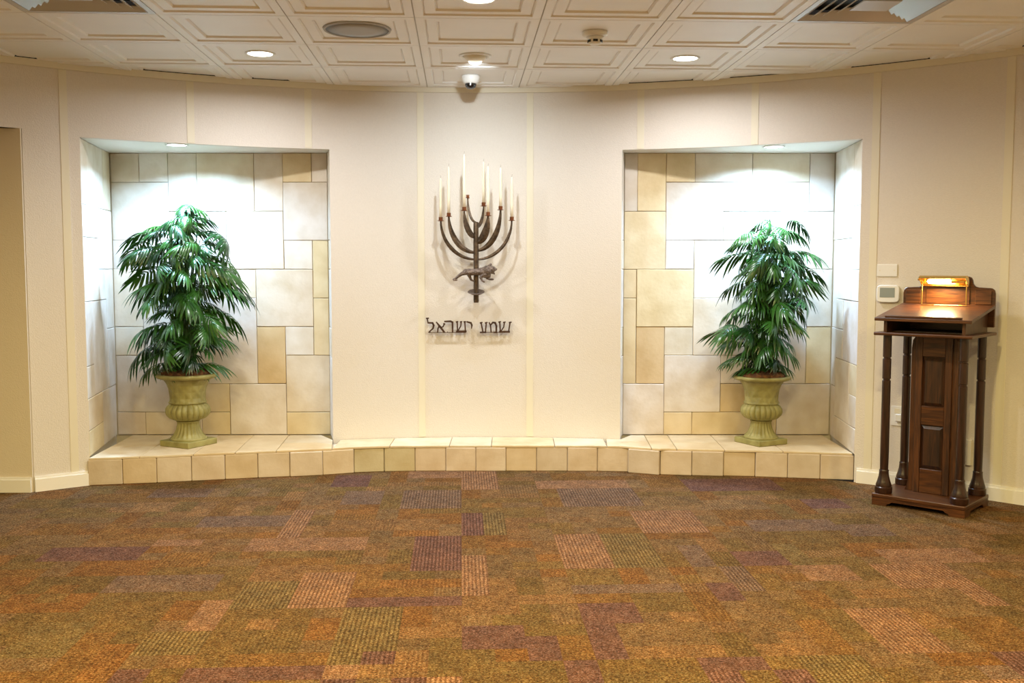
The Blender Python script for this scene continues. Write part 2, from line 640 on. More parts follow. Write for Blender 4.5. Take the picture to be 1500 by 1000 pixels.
# ------------------------------------------------------------------ stone-lined niches
WHT, NEU, YEL, TAN = (0.70, 0.65, 0.57), (0.70, 0.625, 0.50), (0.70, 0.59, 0.385), (0.64, 0.50, 0.29)
SC = {'w': WHT, 'n': NEU, 'y': YEL, 't': TAN}


def stone_panel(parent, origin, xd, nrm, cols, rows, layout, thick=0.018):
    """origin: top left corner in the wall plane; xd along the wall; nrm out of the wall; layout: (c0,c1,r0,r1,tone)"""
    nc, nr = len(cols) - 1, len(rows) - 1
    used = [[False] * nc for _ in range(nr)]
    lay = []
    for (c0, c1, r0, r1, t) in layout:
        c1, r1 = min(c1, nc - 1), min(r1, nr - 1)
        lay.append((c0, c1, r0, r1, t))
        for r in range(r0, r1 + 1):
            for c in range(c0, c1 + 1):
                used[r][c] = True
    for r in range(nr):
        for c in range(nc):
            if not used[r][c]:
                c1, r1 = c, r
                if c + 1 < nc and not used[r][c + 1]:
                    c1 = c + 1
                if r + 1 < nr and not any(used[r + 1][q] for q in range(c, c1 + 1)):
                    r1 = r + 1
                for a in range(r, r1 + 1):
                    for b in range(c, c1 + 1):
                        used[a][b] = True
                lay.append((c, c1, r, r1, rnd.choice('wwn')))
    g = 0.0014
    for (c0, c1, r0, r1, t) in lay:
        x0, x1 = cols[c0] + g, cols[c1 + 1] - g
        z1, z0 = -rows[r0] - g, -rows[r1 + 1] + g
        d = thick + rnd.uniform(-0.002, 0.002)
        ct = Vector(origin) + xd * ((x0 + x1) / 2) + Vector((0, 0, (z0 + z1) / 2))
        hx, hz = (x1 - x0) / 2, (z1 - z0) / 2
        j = lambda: rnd.uniform(-0.0012, 0.0012)
        fr = [(-hx + j(), -hz + j()), (hx + j(), -hz + j()), (hx + j(), hz + j()), (-hx + j(), hz + j())]
        vs = [xd * a + Vector((0, 0, b)) for a, b in fr] + [xd * a + Vector((0, 0, b)) + nrm * d for a, b in fr]
        mb = MB().add(vs, [(3, 2, 1, 0), (4, 5, 6, 7), (0, 1, 5, 4), (1, 2, 6, 5), (2, 3, 7, 6), (3, 0, 4, 7)])
        o = obj('stone', mb, M['stone'], parent, bevel=0.0028)
        o.location = ct
        c = SC[t]
        v = rnd.uniform(0.96, 1.03)
        o.color = (c[0] * v, c[1] * v * rnd.uniform(0.985, 1.01), c[2] * v * rnd.uniform(0.95, 1.04), 1)


m_ = 0.1977
ROWS = [0.0] + [m_ * i for i in range(1, 10)] + [NT - 0.172]
ROWS = [r if i in (0, 10) else r - 0.0 for i, r in enumerate(ROWS)]


def niche(name, label, xl_f, xl_b, xr_b, xr_f, cols, back_layout, left_layout, right_layout):
    """xl_f,xr_f: front corners (points on the round wall); xl_b,xr_b: x of the back corners"""
    big_left = abs(xl_f.y - NB) > abs(xr_f.y - NB)
    bk = NB
    mb = MB()
    th = 0.05
    mb.box(xl_b - 0.06, xr_b + 0.06, bk + 0.018, bk + 0.07, 0.0, NT + 0.05)
    for f, xb, s in ((xl_f, xl_b, -1), (xr_f, xr_b, 1)):
        a = Vector((f.x, f.y, 0))
        b = Vector((xb, bk + 0.02, 0))
        d = (b - a).normalized()
        n = Vector((d.y, -d.x, 0)) * s
        if n.x * s < 0:
            n = -n
        a = a + d * 0.052
        q = [a + n * 0.018, b + n * 0.018, b + n * 0.06, a + n * 0.06]
        mb.prism([(p.x, p.y) for p in q], 0.0, NT + 0.05)
    root = obj(name, mb, M['grout'])
    tag(root, label, kind='structure')
    stone_panel(root, (xl_b, bk + 0.018, NT), Vector((1, 0, 0)), Vector((0, -1, 0)), cols, ROWS, back_layout)
    for f, xb, s, lay in ((xl_f, xl_b, -1, left_layout), (xr_f, xr_b, 1, right_layout)):
        a = Vector((f.x, f.y, 0))
        b = Vector((xb, bk, 0))
        ln = (b - a).length
        d = (b - a).normalized()
        n = Vector((d.y, -d.x, 0))
        if n.x * s < 0:
            n = -n
        a2 = a + d * 0.004
        if ln > 0.5:
            cs = [0, 0.2, 0.4, 0.6, ln - 0.02]
        else:
            cs = [0, ln - 0.02]
        # from the front edge to the back; origin on the backing, stones proud into the niche
        stone_panel(root, a2 + n * 0.018 + Vector((0, 0, NT)), d, -n, cs, ROWS, lay)
    return root


big_l = [(0, 0, 0, 1, 'w'), (1, 2, 0, 1, 'w'), (3, 3, 0, 1, 'n'), (0, 1, 2, 2, 'w'), (2, 3, 2, 3, 'w'), (0, 1, 3, 4, 'w'), (2, 2, 4, 4, 'w'), (3, 3, 4, 5, 'w'),
         (0, 0, 5, 6, 'w'), (1, 2, 5, 7, 'w'), (3, 3, 6, 7, 'w'), (0, 0, 7, 7, 'n'), (0, 1, 8, 8, 'y'), (2, 3, 8, 9, 'w'), (0, 1, 9, 9, 'y')]
big_r = [(0, 0, 0, 1, 'w'), (1, 3, 0, 2, 'w'), (0, 0, 2, 3, 'w'), (1, 2, 3, 4, 'w'), (3, 3, 3, 5, 'w'), (0, 0, 4, 4, 'w'), (0, 1, 5, 6, 'w'), (2, 2, 5, 5, 'w'),
         (2, 2, 6, 6, 'w'), (3, 3, 6, 7, 'w'), (0, 0, 7, 7, 'y'), (1, 2, 7, 8, 'n'), (0, 0, 8, 8, 'n'), (3, 3, 8, 9, 'n'), (0, 2, 9, 9, 'n')]
thin = [(0, 0, 0, 2, 'w'), (0, 0, 3, 3, 'n'), (0, 0, 4, 5, 'w'), (0, 0, 6, 6, 'n'), (0, 0, 7, 9, 'w')]
left_back = [(0, 0, 0, 0, 'n'), (1, 1, 0, 0, 'w'), (0, 1, 1, 2, 'w'), (2, 2, 0, 1, 'w'), (3, 4, 0, 1, 'n'), (5, 5, 0, 1, 'n'), (6, 6, 0, 0, 'y'), (7, 7, 0, 0, 'n'),
             (6, 7, 1, 2, 'w'), (4, 5, 2, 3, 'n'), (2, 3, 2, 3, 'w'), (6, 6, 3, 3, 'w'), (7, 7, 3, 4, 'y'), (7, 7, 5, 6, 'y'), (5, 6, 4, 5, 'n'),
             (5, 5, 6, 7, 't'), (6, 6, 6, 6, 'w'), (6, 7, 7, 8, 'n'), (6, 7, 9, 9, 'y'), (4, 5, 8, 9, 'w'), (3, 4, 4, 4, 'n'), (3, 4, 5, 7, 'w'),
             (2, 3, 8, 8, 'y'), (0, 0, 3, 3, 'w'), (1, 1, 3, 4, 'w'), (0, 0, 4, 5, 'n'), (0, 0, 6, 6, 'n'), (0, 1, 7, 8, 'w'), (0, 0, 9, 9, 'n'), (1, 2, 9, 9, 'n'), (3, 3, 9, 9, 'y')]
right_back = [(0, 0, 0, 1, 'w'), (1, 1, 0, 1, 'y'), (2, 2, 0, 0, 'y'), (3, 4, 0, 0, 'n'), (5, 6, 0, 0, 'n'), (4, 6, 1, 1, 'w'), (7, 7, 0, 1, 'w'), (2, 3, 1, 2, 'w'),
              (4, 5, 2, 2, 'w'), (6, 7, 2, 3, 'w'), (0, 1, 2, 3, 'y'), (2, 2, 3, 3, 'w'), (3, 4, 3, 4, 'w'), (0, 0, 4, 4, 'y'), (1, 2, 4, 5, 'y'), (0, 0, 5, 7, 'y'),
              (1, 1, 6, 7, 't'), (2, 2, 6, 6, 'w'), (3, 4, 5, 6, 'n'), (2, 3, 7, 8, 'w'), (0, 1, 8, 9, 'w'), (2, 2, 9, 9, 'y'), (3, 5, 9, 9, 'y'), (4, 4, 7, 7, 'n'),
              (4, 4, 8, 8, 't'), (7, 7, 4, 5, 'w'), (7, 7, 6, 7, 'y'), (6, 7, 8, 9, 'w')]

lf, lr = cyl(NL[0]), cyl(NL[1])
rf, rr = cyl(NR[0]), cyl(NR[1])
XL0, XL1 = -2.742, -1.262
colsL = [0] + [0.196 * k for k in range(1, 8)] + [XL1 - XL0]
niche('wall_niche_left', 'niche lined with pale limestone blocks, left of the candelabrum', lf, XL0, XL1, lr, colsL, left_back, big_l, thin)
XR0, XR1 = 0.768, 2.205
colsR = [0, 0.09] + [0.09 + 0.196 * k for k in range(1, 7)] + [XR1 - XR0]
niche('wall_niche_right', 'niche lined with pale limestone blocks, right of the candelabrum', rf, XR0, XR1, rr, colsR, right_back, thin, big_r)

for nm, (a, b), x0, x1 in (('ceiling_niche_left', NL, XL0, XL1), ('ceiling_niche_right', NR, XR0, XR1)):
    arc = [cyl(a + (b - a) * i / 14, 0, RAD + 0.0505) for i in range(15)]
    mb = MB().prism([(p.x, p.y) for p in arc] + [(x1 + 0.05, NB + 0.02), (x0 - 0.05, NB + 0.02)], NT + 0.0005, NT + 0.06)
    tag(obj(nm, mb, M['soffit']), 'smooth white soffit over the niche with one downlight', kind='structure')

# ------------------------------------------------------------------ stone step along the wall
FRONT = [(-2.596, 6.014), (-2.398, 6.052), (-2.202, 6.091), (-2.002, 6.141), (-1.807, 6.191), (-1.612, 6.238), (-1.418, 6.28), (-1.217, 6.326), (-1.027, 6.395),
         (-0.835, 6.430), (-0.635, 6.441), (-0.434, 6.446), (-0.237, 6.447), (-0.04, 6.447), (0.161, 6.447), (0.363, 6.446), (0.559, 6.442), (0.764, 6.425),
         (0.957, 6.347), (1.154, 6.315), (1.353, 6.292), (1.552, 6.273), (1.749, 6.240), (1.945, 6.205), (2.145, 6.170)]
JOG = {17: -0.028, 18: -0.010, 19: -0.006, 20: 0.006, 6: -0.008, 7: -0.005, 8: 0.004}
SH = 0.170


def front_y(x):
    for (a, b) in zip(FRONT, FRONT[1:]):
        if x <= b[0]:
            return a[1] + (b[1] - a[1]) * (x - a[0]) / (b[0] - a[0])
    return FRONT[-1][1]


def back_y(x):
    if -1.225 < x < 0.742:
        return CY + math.sqrt((RAD - 0.004) ** 2 - (x - CX) ** 2)
    return NB - 0.004


core = [(x, y + 0.045) for x, y in FRONT]
core[0] = (core[0][0] + 0.012, core[0][1])
core[-1] = (core[-1][0] - 0.012, core[-1][1])
bpts = [(2.16, 6.80), (0.79, 6.80), (0.74, 6.65)] + [(p.x, p.y) for p in [cyl(11 - 2 * i, 0, RAD - 0.02) for i in range(13)]] + [(-1.22, 6.60), (-1.28, 6.80), (-2.66, 6.80)]
mb = MB().prism(core + bpts, 0.002, SH - 0.022)
step = obj('floor_step', mb, M['grout'])
tag(step, 'low curved step faced with square limestone blocks below the niches', kind='structure')
for i, (a, b) in enumerate(zip(FRONT, FRONT[1:])):
    a, b = Vector((*a, 0)), Vector((*b, 0))
    d = (b - a).normalized()
    n = Vector((d.y, -d.x, 0))
    jog = -JOG.get(i, rnd.uniform(-0.003, 0.003))
    ct = (a + b) / 2 + n * jog
    L = (b - a).length / 2 - 0.0012
    vs = []
    for z in (0.0, SH - 0.014):
        for (q, dep) in ((-L, 0.0), (L, 0.0), (L, -0.042), (-L, -0.042)):
            vs.append(d * q + n * dep + Vector((0, 0, z)))
    mb = MB().add(vs, [(3, 2, 1, 0), (4, 5, 6, 7), (0, 1, 5, 4), (1, 2, 6, 5), (2, 3, 7, 6), (3, 0, 4, 7)])
    o = obj('stone_block', mb, M['stone'], step, bevel=0.004)
    o.location = ct
    t = rnd.choice([(0.66, 0.555, 0.42), (0.68, 0.58, 0.45), (0.66, 0.54, 0.37), (0.63, 0.54, 0.42)])
    if i in (8, 9):
        t = (0.58, 0.51, 0.33)
    o.color = (*t, 1)
# slabs on top of the step
slx = [-2.588, -2.30, -1.99, -1.745, -1.50, -1.16, -0.80, -0.41, -0.135, 0.28, 0.62, 0.90, 1.06, 1.36, 1.72, 2.137]
for i, (x0, x1) in enumerate(zip(slx, slx[1:])):
    x0 += 0.0018
    x1 -= 0.0018
    xm = (x0 + x1) / 2
    f = lambda x: front_y(x) + 0.0 - (0.02 if 0.76 < x < 0.96 else 0)
    deep = xm < -1.2 or xm > 0.74
    segs = [(0.0, 1.0)]
    if deep and i % 2 == 0:
        segs = [(0.0, 0.46), (0.46, 1.0)]
    for (s0, s1) in segs:
        sk = -0.05 if xm < 0 else 0.02
        n = 3
        pf, pb = [], []
        for k in range(n + 1):
            x = x0 + (x1 - x0) * k / n
            y0, y1 = f(x), back_y(x)
            if not deep and (x < -1.2 or x > 0.73):
                y1 = min(y1, 6.62)
            xs0 = x + (sk * s0 if deep else 0)
            xs1 = x + (sk * s1 if deep else 0)
            xs0, xs1 = max(-2.70, min(2.165, xs0)), max(-2.70, min(2.165, xs1))
            pf.append((xs0, y0 + (y1 - y0) * s0 + (0.002 if s0 else 0)))
            pb.append((xs1, y0 + (y1 - y0) * s1 - 0.002))
        ctx, cty = xm, (pf[1][1] + pb[1][1]) / 2
        pts = [(p[0] - ctx, p[1] - cty) for p in pf] + [(p[0] - ctx, p[1] - cty) for p in pb[::-1]]
        o = obj('top_slab', MB().prism(pts, SH - 0.0135, SH), M['stone'], step, bevel=0.0018)
        o.location = (ctx, cty, 0)
        v = rnd.uniform(0.95, 1.03)
        tn = rnd.choice([(0.70, 0.585, 0.40), (0.71, 0.61, 0.44), (0.69, 0.56, 0.36)])
        o.color = (tn[0] * v, tn[1] * v, tn[2] * v, 1)

# ------------------------------------------------------------------ ceiling: grid and pressed tiles
DEV = {}    # cells taken by air vents
for (iu, iv) in ((-2.5, 0), (3.5, 0)):
    DEV[(round(iu - 0.5), -3)] = 1


def cell_centre(i, k):
    """tile i columns right of the reference line, k rows from the far reference line"""
    return U0 + (i + 0.5) * TILE, V0 + (k + 0.5) * TILE


VENTS = [(-3, -3), (3, -3)]
prof = [(0.302, 0.0), (0.262, 0.0), (0.256, 0.011), (0.250, 0.006), (0.202, 0.006), (0.196, 0.019), (0.188, 0.014)]


def tile_bm(cu=0.0, cv=0.0, world=False):
    vs, fs = [], []
    for (h, z) in prof:
        for (sx, sy) in ((-1, -1), (1, -1), (1, 1), (-1, 1)):
            vs.append((sx * h, sy * h, z))
    for k in range(len(prof) - 1):
        for i in range(4):
            j = (i + 1) % 4
            fs.append((k * 4 + i, (k + 1) * 4 + i, (k + 1) * 4 + j, k * 4 + j))
    n = len(prof) * 4
    fs.append((n - 4, n - 1, n - 2, n - 3))
    # outer rim going up and back face
    for (sx, sy) in ((-1, -1), (1, -1), (1, 1), (-1, 1)):
        vs.append((sx * 0.302, sy * 0.302, 0.026))
    for i in range(4):
        j = (i + 1) % 4
        fs.append((i, j, n + j, n + i))
    fs.append((n, n + 1, n + 2, n + 3))
    bm = bmesh.new()
    bv = [bm.verts.new(v) for v in vs]
    for f in fs:
        bm.faces.new([bv[i] for i in f])
    bmesh.ops.recalc_face_normals(bm, faces=bm.faces)
    return bm


# T-bars
mb = MB()
gm = Matrix.Rotation(GA, 4, 'Z')
for i in range(-9, 11):
    u = U0 + i * TILE
    pc = grid(u, 0)
    # chord of the room along this line
    best = [v for v in [x * 0.01 for x in range(-250, 720)] if (grid(u, v).x - CX) ** 2 + (grid(u, v).y - CY) ** 2 < (RAD - 0.03) ** 2]
    if best:
        mb.box(u - 0.011, u + 0.011, best[0], best[-1], ZC + 0.0065, ZC + 0.0265, gm)
for k in range(-16, 3):
    v = V0 + k * TILE
    best = [u for u in [x * 0.01 for x in range(-500, 560)] if (grid(u, v).x - CX) ** 2 + (grid(u, v).y - CY) ** 2 < (RAD - 0.03) ** 2]
    if best:
        mb.box(best[0], best[-1], v - 0.011, v + 0.011, ZC + 0.006, ZC + 0.026, gm)
ceil = obj('ceiling', mb, M['grid'])
tag(ceil, 'suspended ceiling of square pressed cream tiles', kind='structure')
bm = tile_bm()
me_tile = bpy.data.meshes.new('ceiling_tile')
bm.to_mesh(me_tile)
bm.free()
me_tile.materials.append(M['tile'])
for i in range(-9, 10):
    for k in range(-16, 3):
        if (i, k) in VENTS:
            continue
        cu, cv = cell_centre(i, k)
        ds = [math.hypot(grid(cu + a, cv + b).x - CX, grid(cu + a, cv + b).y - CY) for a in (-.302, .302) for b in (-.302, .302)]
        if min(ds) > RAD - 0.03:
            continue
        p = grid(cu, cv, ZC)
        if max(ds) < RAD - 0.019:
            me = me_tile
        else:
            bm = tile_bm()
            bm.transform(Matrix.Translation(p) @ gm)
            clip_to_room(bm, p, RAD - 0.0175)
            bm.transform((Matrix.Translation(p) @ gm).inverted())
            if len(bm.faces) < 3:
                bm.free()
                continue
            me = bpy.data.meshes.new('ceiling_tile')
            bm.to_mesh(me)
            bm.free()
            me.materials.append(M['tile'])
        o = link('ceiling_tile', me, None, ceil)
        o.location = p
        o.rotation_euler = (0, 0, GA)

# ------------------------------------------------------------------ floor: carpet tiles with a woven patchwork
mb = MB().prism([tuple(cyl(t, 0, RAD - 0.001)[:2]) for t in range(0, 360, 3)], -0.03, -0.0065)
floor = obj('floor', mb, M['underlay'])
tag(floor, 'floor of brown patchwork carpet tiles', kind='structure')
mb = MB().prism([(p.x, p.y) for p in [cyl(OPEN_R + (OPEN_L - OPEN_R) * i / 16, 0, RAD + 0.001) for i in range(17)]] + [(-5.2, pl.y - 0.55), (-5.2, p0.y - 0.015), (p0.x - 0.01, p0.y - 0.015)], -0.03, -0.0003)
CT = 0.457
CV0 = 3.85
Q = CT / 4
PAL = {'p': (0.170, 0.084, 0.062), 'm': (0.192, 0.116, 0.076), 'k': (0.285, 0.150, 0.080), 'o': (0.195, 0.126, 0.050)}
PATCH = [(-13,-9,2,4,'m'),(-17,-13,6,8,'p'),(-8,-7,9,14,'Ks'),(-9,-4,7,9,'k'),(-2,0,4,9,'Ps'),(-6,-4,0,4,'Ks'),(0,1,1,6,'Ks'),(-4,0,0,1,'p'),(-4,-2,-5,0,'Os'),(-3,-2,-5,-4,'Ps'),(-4,-3,-6,-5,'k'),(-6,-4,-6,-5,'p'),(0,2,-4,-2,'p'),(-3,0,14,18,'Ms'),(-7,-5,19,22,'p'),(-3,0,21,23,'k'),(0,2,18,23,'Ks'),(0,1,9,13,'Ps'),(1,2,9,13,'Os'),(-6,-4,15,18,'m'),(-12,-8,11,13,'m'),(-14,-12,-4,-1,'o'),(-10,-9,-6,-5,'p'),(-16,-13,17,19,'m'),(-13,-11,8,9,'k'),(-8,-6,0,3,'Os'),(-10,-8,-4,-2,'Os'),(-9,-8,-2,1,'k'),(4,9,18,20,'k'),(5,9,14,18,'Ms'),(8,11,9,13,'Ks'),(4,6,4,9,'Ks'),(6,8,4,9,'Os'),(9,10,4,7,'m'),(11,13,4,6,'p'),(10,11,1,4,'Ms'),(9,10,0,2,'p'),(4,8,1,2,'m'),(4,6,-2,0,'p'),(4,5,-5,-2,'p'),(2,3,-5,-3,'p'),(3,4,-7,-5,'p'),(7,9,-6,-5,'p'),(13,15,-5,-1,'Ks'),(13,15,2,4,'k'),(16,19,1,4,'Ks'),(18,19,-1,2,'Ks'),(17,19,13,15,'p'),(12,17,17,20,'p'),(13,17,9,11,'m'),(17,19,8,10,'m'),(13,14,4,7,'o'),(10,12,-7,-5,'Os'),(17,21,4,6,'k')]
BASE = [(0.215, 0.108, 0.034), (0.195, 0.112, 0.038), (0.235, 0.124, 0.050), (0.180, 0.108, 0.038), (0.215, 0.124, 0.056), (0.225, 0.104, 0.032), (0.200, 0.116, 0.050)]
cells = {}
rc = random.Random(21)
for u in range(-44, 44):
    for v in range(-56, 30):
        if (u, v) in cells:
            continue
        wu, wv = rc.choice(((1, 2), (2, 1), (3, 1), (2, 2), (4, 1), (1, 3), (3, 2)))
        b = rc.choice(BASE)
        s = 0.0
        q = rc.random()
        inframe = v >= -6
        if not inframe:
            if q < 0.12:
                b, s = PAL['p'], rc.choice((0, 0.8))
            elif q < 0.2:
                b, s = PAL['k'], rc.choice((0, 0.9))
            elif q < 0.28:
                b = PAL['m']
        elif q < 0.16:
            s = 0.45
        f = rc.uniform(0.9, 1.1)
        for a in range(wu):
            for c in range(wv):
                if (u + a, v + c) not in cells and (a == 0 or (u + a) % 4 != 0):
                    cells[(u + a, v + c)] = (tuple(x * f for x in b), s)
for (u0, u1, v0, v1, t) in PATCH:
    for u in range(u0, u1):
        for v in range(v0, v1):
            cells[(u, v)] = (PAL[t[0].lower()], 0.9 if len(t) > 1 else 0.0)


def carpet_bm(iu, iv):
    bm = bmesh.new()
    g = 0.0003
    cl = bm.loops.layers.float_color.new('yarn')
    sl = bm.loops.layers.float.new('stripe')
    xs = [-CT / 2 + g, -Q, 0, Q, CT / 2 - g]
    top = [[bm.verts.new((x, y, 0)) for x in xs] for y in xs]
    for b in range(4):
        for a in range(4):
            f = bm.faces.new((top[b][a], top[b][a + 1], top[b + 1][a + 1], top[b + 1][a]))
            c, s = cells.get((iu * 4 + a, iv * 4 + b), (BASE[0], 0))
            for lp in f.loops:
                lp[cl] = (*[0.63 * x for x in c], 1)
                lp[sl] = s
    ring = [top[0][i] for i in range(4)] + [top[i][4] for i in range(4)] + [top[4][4 - i] for i in range(4)] + [top[4 - i][0] for i in range(4)]
    low = [bm.verts.new((v.co.x, v.co.y, -0.006)) for v in ring]
    for i in range(16):
        j = (i + 1) % 16
        for lp in bm.faces.new((ring[j], ring[i], low[i], low[j])).loops:
            lp[cl] = (0.03, 0.02, 0.012, 1)
    return bm


for iu in range(-11, 11):
    for iv in range(-14, 7):
        cu, cv = (iu + 0.5) * CT, CV0 + (iv + 0.5) * CT
        p = grid(cu, cv)
        rs = [math.hypot(grid(cu + a, cv + b).x - CX, grid(cu + a, cv + b).y - CY) for a in (-Q * 2, Q * 2) for b in (-Q * 2, Q * 2)]
        th = math.degrees(math.atan2(p.x - CX, p.y - CY))
        if min(rs) > RAD - 0.03:
            continue
        bm = carpet_bm(iu, iv)
        if max(rs) > RAD - 0.003:
            bm.transform(Matrix.Translation(p) @ gm)
            clip_to_room(bm, p, RAD - 0.001)
            bm.transform((Matrix.Translation(p) @ gm).inverted())
            if len(bm.faces) < 3:
                bm.free()
                continue
        me = bpy.data.meshes.new('carpet_tile')
        bm.to_mesh(me)
        bm.free()
        o = link('carpet_tile', me, M['carpet'], floor)
        o.location = p
        o.rotation_euler = (0, 0, GA)
# the carpet continues into the alcove
me = MB()
me.v, me.f = mb.v, mb.f
o = obj('floor_alcove', me, M['carpet'])
ya = o.data.color_attributes.new('yarn', 'FLOAT_COLOR', 'CORNER')
for d in ya.data:
    d.color = (*[0.60 * x for x in BASE[1]], 1)
tag(o, 'brown carpet continuing through the opening at the far left', kind='structure')

# ------------------------------------------------------------------ ceiling fixtures
ZP = ZC + 0.014      # underside of a tile's centre panel


def add_light(name, parent, loc, power, col, size, spread=130, rot=(0, 0, 0)):
    d = bpy.data.lights.new(name, 'AREA')
    d.shape = 'DISK'
    d.size = size
    d.energy = power
    d.color = col
    d.spread = R_(spread)
    o = bpy.data.objects.new(name, d)
    C.objects.link(o)
    o.parent = parent
    o.location = loc
    o.rotation_euler = rot
    return o


def downlight(p, label, power, col, lens, r=0.085, group=None, spread=168):
    t = thing('downlight', label, 'ceiling light', p, 0, group)
    obj('trim_ring', MB().lathe([(r * 0.80, -0.002), (r * 0.84, -0.006), (r * 0.97, -0.007), (r, -0.003), (r, -0.0005), (r * 0.80, -0.0005)], 32, cap=False), M['white_plastic'], t, smooth=True)
    obj('lens', MB().lathe([(r * 0.79, -0.0035), (r * 0.79, -0.0008)], 32), lens, t)
    add_light('bulb_light', t, (0, 0, -0.009), power, col, r * 1.5, spread)
    return t


def at_cell(i, k):
    u, v = cell_centre(i, k)
    return grid(u, v, ZP)


downlight(at_cell(-2, -1), 'lit round downlight in the ceiling above the left niche', P_FRONT, NEUTRAL, M['lens'])
downlight(at_cell(2, -1), 'lit round downlight in the ceiling toward the right niche, beyond the smoke detector', P_FRONT, NEUTRAL, M['lens'])
downlight(at_cell(0, -3), 'lit round downlight cut by the top edge of the picture, above the candelabrum', P_FRONT, NEUTRAL, M['lens'])
for (i, k) in ((-2, -5), (2, -5), (0, -7), (-4, -7), (4, -7), (-2, -9), (2, -9)):
    downlight(at_cell(i, k), 'round downlight in the part of the ceiling nearer the viewer', P_ROOM, WARM, M['lens'], group='downlights over the near half of the room')

pl_ = Vector((-2.13, 6.40, NT + 0.0005))
downlight(pl_, 'cool white downlight in the soffit of the left niche', P_NICHE, COOL, M['lens_cool'], 0.072, spread=150)
pr_ = Vector((1.69, 6.50, NT + 0.0005))
downlight(pr_, 'cool white downlight in the soffit of the right niche', P_NICHE, COOL, M['lens_cool'], 0.072, spread=150)

# eyeball light aimed at the wall
p = at_cell(0, -1)
t = thing('eyeball_light', 'adjustable eyeball spotlight in the ceiling in front of the dome camera', 'ceiling light', p)
obj('trim_ring', MB().lathe([(0.070, -0.002), (0.074, -0.008), (0.088, -0.009), (0.094, -0.003), (0.094, -0.0005), (0.070, -0.0005)], 32, cap=False), M['white_plastic'], t, smooth=True)
eb = obj('eyeball', MB().ball((0, 0, -0.004), 0.066, 20, 10, (1, 1, 0.45)), M['cream_plastic'], t, smooth=True)
lens = obj('lens', MB().lathe([(0.036, -0.004), (0.040, 0.004)], 24), M['lens_dim'], eb)
lens.rotation_euler = (R_(38), 0, 0)
lens.location = (0, 0.022, -0.030)
add_light('spot_bulb', t, (0, 0.030, -0.042), P_EYE, (0.86, 0.95, 1.0), 0.05, 116, (R_(45), 0, 0))

# ceiling loudspeaker
p = at_cell(-1, -2)
t = thing('ceiling_speaker', 'round grey loudspeaker grille set in the ceiling left of centre', 'speaker', p)
obj('rim', MB().lathe([(0.158, -0.002), (0.160, -0.009), (0.170, -0.009), (0.174, -0.0005), (0.158, -0.0005)], 40, cap=False), M['grille'], t, smooth=True)
obj('grille', MB().lathe([(0.159, -0.006), (0.08, -0.012), (0.02, -0.014)], 40), M['grille'], t, smooth=True)

# smoke detector
p = at_cell(1, -2)
t = thing('smoke_detector', 'white smoke detector with a small vented head on the ceiling', 'smoke detector', p)
obj('base', MB().lathe([(0.066, -0.0005), (0.066, -0.016), (0.058, -0.024), (0.046, -0.026)], 32), M['white_plastic'], t, smooth=True)
obj('head', MB().lathe([(0.046, -0.0265), (0.040, -0.036), (0.036, -0.040), (0.036, -0.056), (0.028, -0.064)], 28), M['white_plastic'], t, smooth=True)
for k in range(6):
    a = 2 * math.pi * (k + 0.5) / 6
    m = Matrix.Rotation(a, 4, 'Z')
    obj('vent_slot', MB().box(0.0335, 0.0375, -0.012, 0.012, -0.055, -0.043, m), M['dark'], t)

# dome camera
p = at_cell(0, 0)
p = Vector((-0.262, 6.42, ZP))
t = thing('dome_camera', 'white dome security camera with black glass hanging below the ceiling', 'camera', p)
obj('housing', MB().lathe([(0.058, -0.0005), (0.060, -0.008), (0.058, -0.022), (0.050, -0.040), (0.042, -0.050)], 32), M['white_plastic'], t, smooth=True)
d = obj('dome', MB().lathe([(0.037, -0.0505), (0.036, -0.060), (0.031, -0.072), (0.022, -0.080), (0.010, -0.084)], 28), M['glass_black'], t, smooth=True)
obj('lens_bracket', MB().box(-0.004, 0.004, -0.039, -0.034, -0.066, -0.0505), M['white_plastic'], t)


# air vents in place of two tiles
def air_vent(i, k, label):
    u, v = cell_centre(i, k)
    t = thing('air_vent', label, 'air vent', grid(u, v, ZC), GA, 'square ceiling air vents')
    mb = MB()
    obj('backing', MB().box(-0.30, 0.30, -0.30, 0.30, 0.060, 0.066), M['dark'], t)
    fr = MB()
    for (a, b, c, d) in ((-0.303, 0.303, -0.303, -0.275), (-0.303, 0.303, 0.275, 0.303), (-0.303, -0.275, -0.275, 0.275), (0.275, 0.303, -0.275, 0.275)):
        fr.box(a, b, c, d, 0.0, 0.008)
    obj('frame', fr, M['grey_metal'], t)
    for (ho, hi, z0, z1) in ((0.272, 0.236, 0.020, 0.001), (0.226, 0.190, 0.020, 0.001), (0.180, 0.144, 0.020, 0.001), (0.134, 0.098, 0.020, 0.001)):
        # each louvre ring flares outward toward the room
        vs, fs = [], []
        for (h, z) in ((hi, z0), (ho, z1), (ho, z1 + 0.003), (hi, z0 + 0.003)):
            for (sx, sy) in ((-1, -1), (1, -1), (1, 1), (-1, 1)):
                vs.append((sx * h, sy * h, z))
        for q in range(4):
            for e in range(4):
                f = (e + 1) % 4
                r2 = (q + 1) % 4
                fs.append((q * 4 + e, q * 4 + f, r2 * 4 + f, r2 * 4 + e))
        obj('louvre', MB().add(vs, fs), M['grey_metal'], t)
    obj('centre_plate', MB().box(-0.088, 0.088, -0.088, 0.088, 0.004, 0.010), M['grey_metal'], t)


air_vent(-3, -3, 'square metal air vent at the top left of the ceiling')
air_vent(3, -3, 'square metal air vent at the top right of the ceiling')

# ------------------------------------------------------------------ bronze candelabrum
KM = 0.00455
MX, MY, MZ = -0.2385, 6.630, 1.366


def mpt(px, py, y=0.0):
    return Vector(((px - 697.7) * KM, y, (384 - py) * KM))


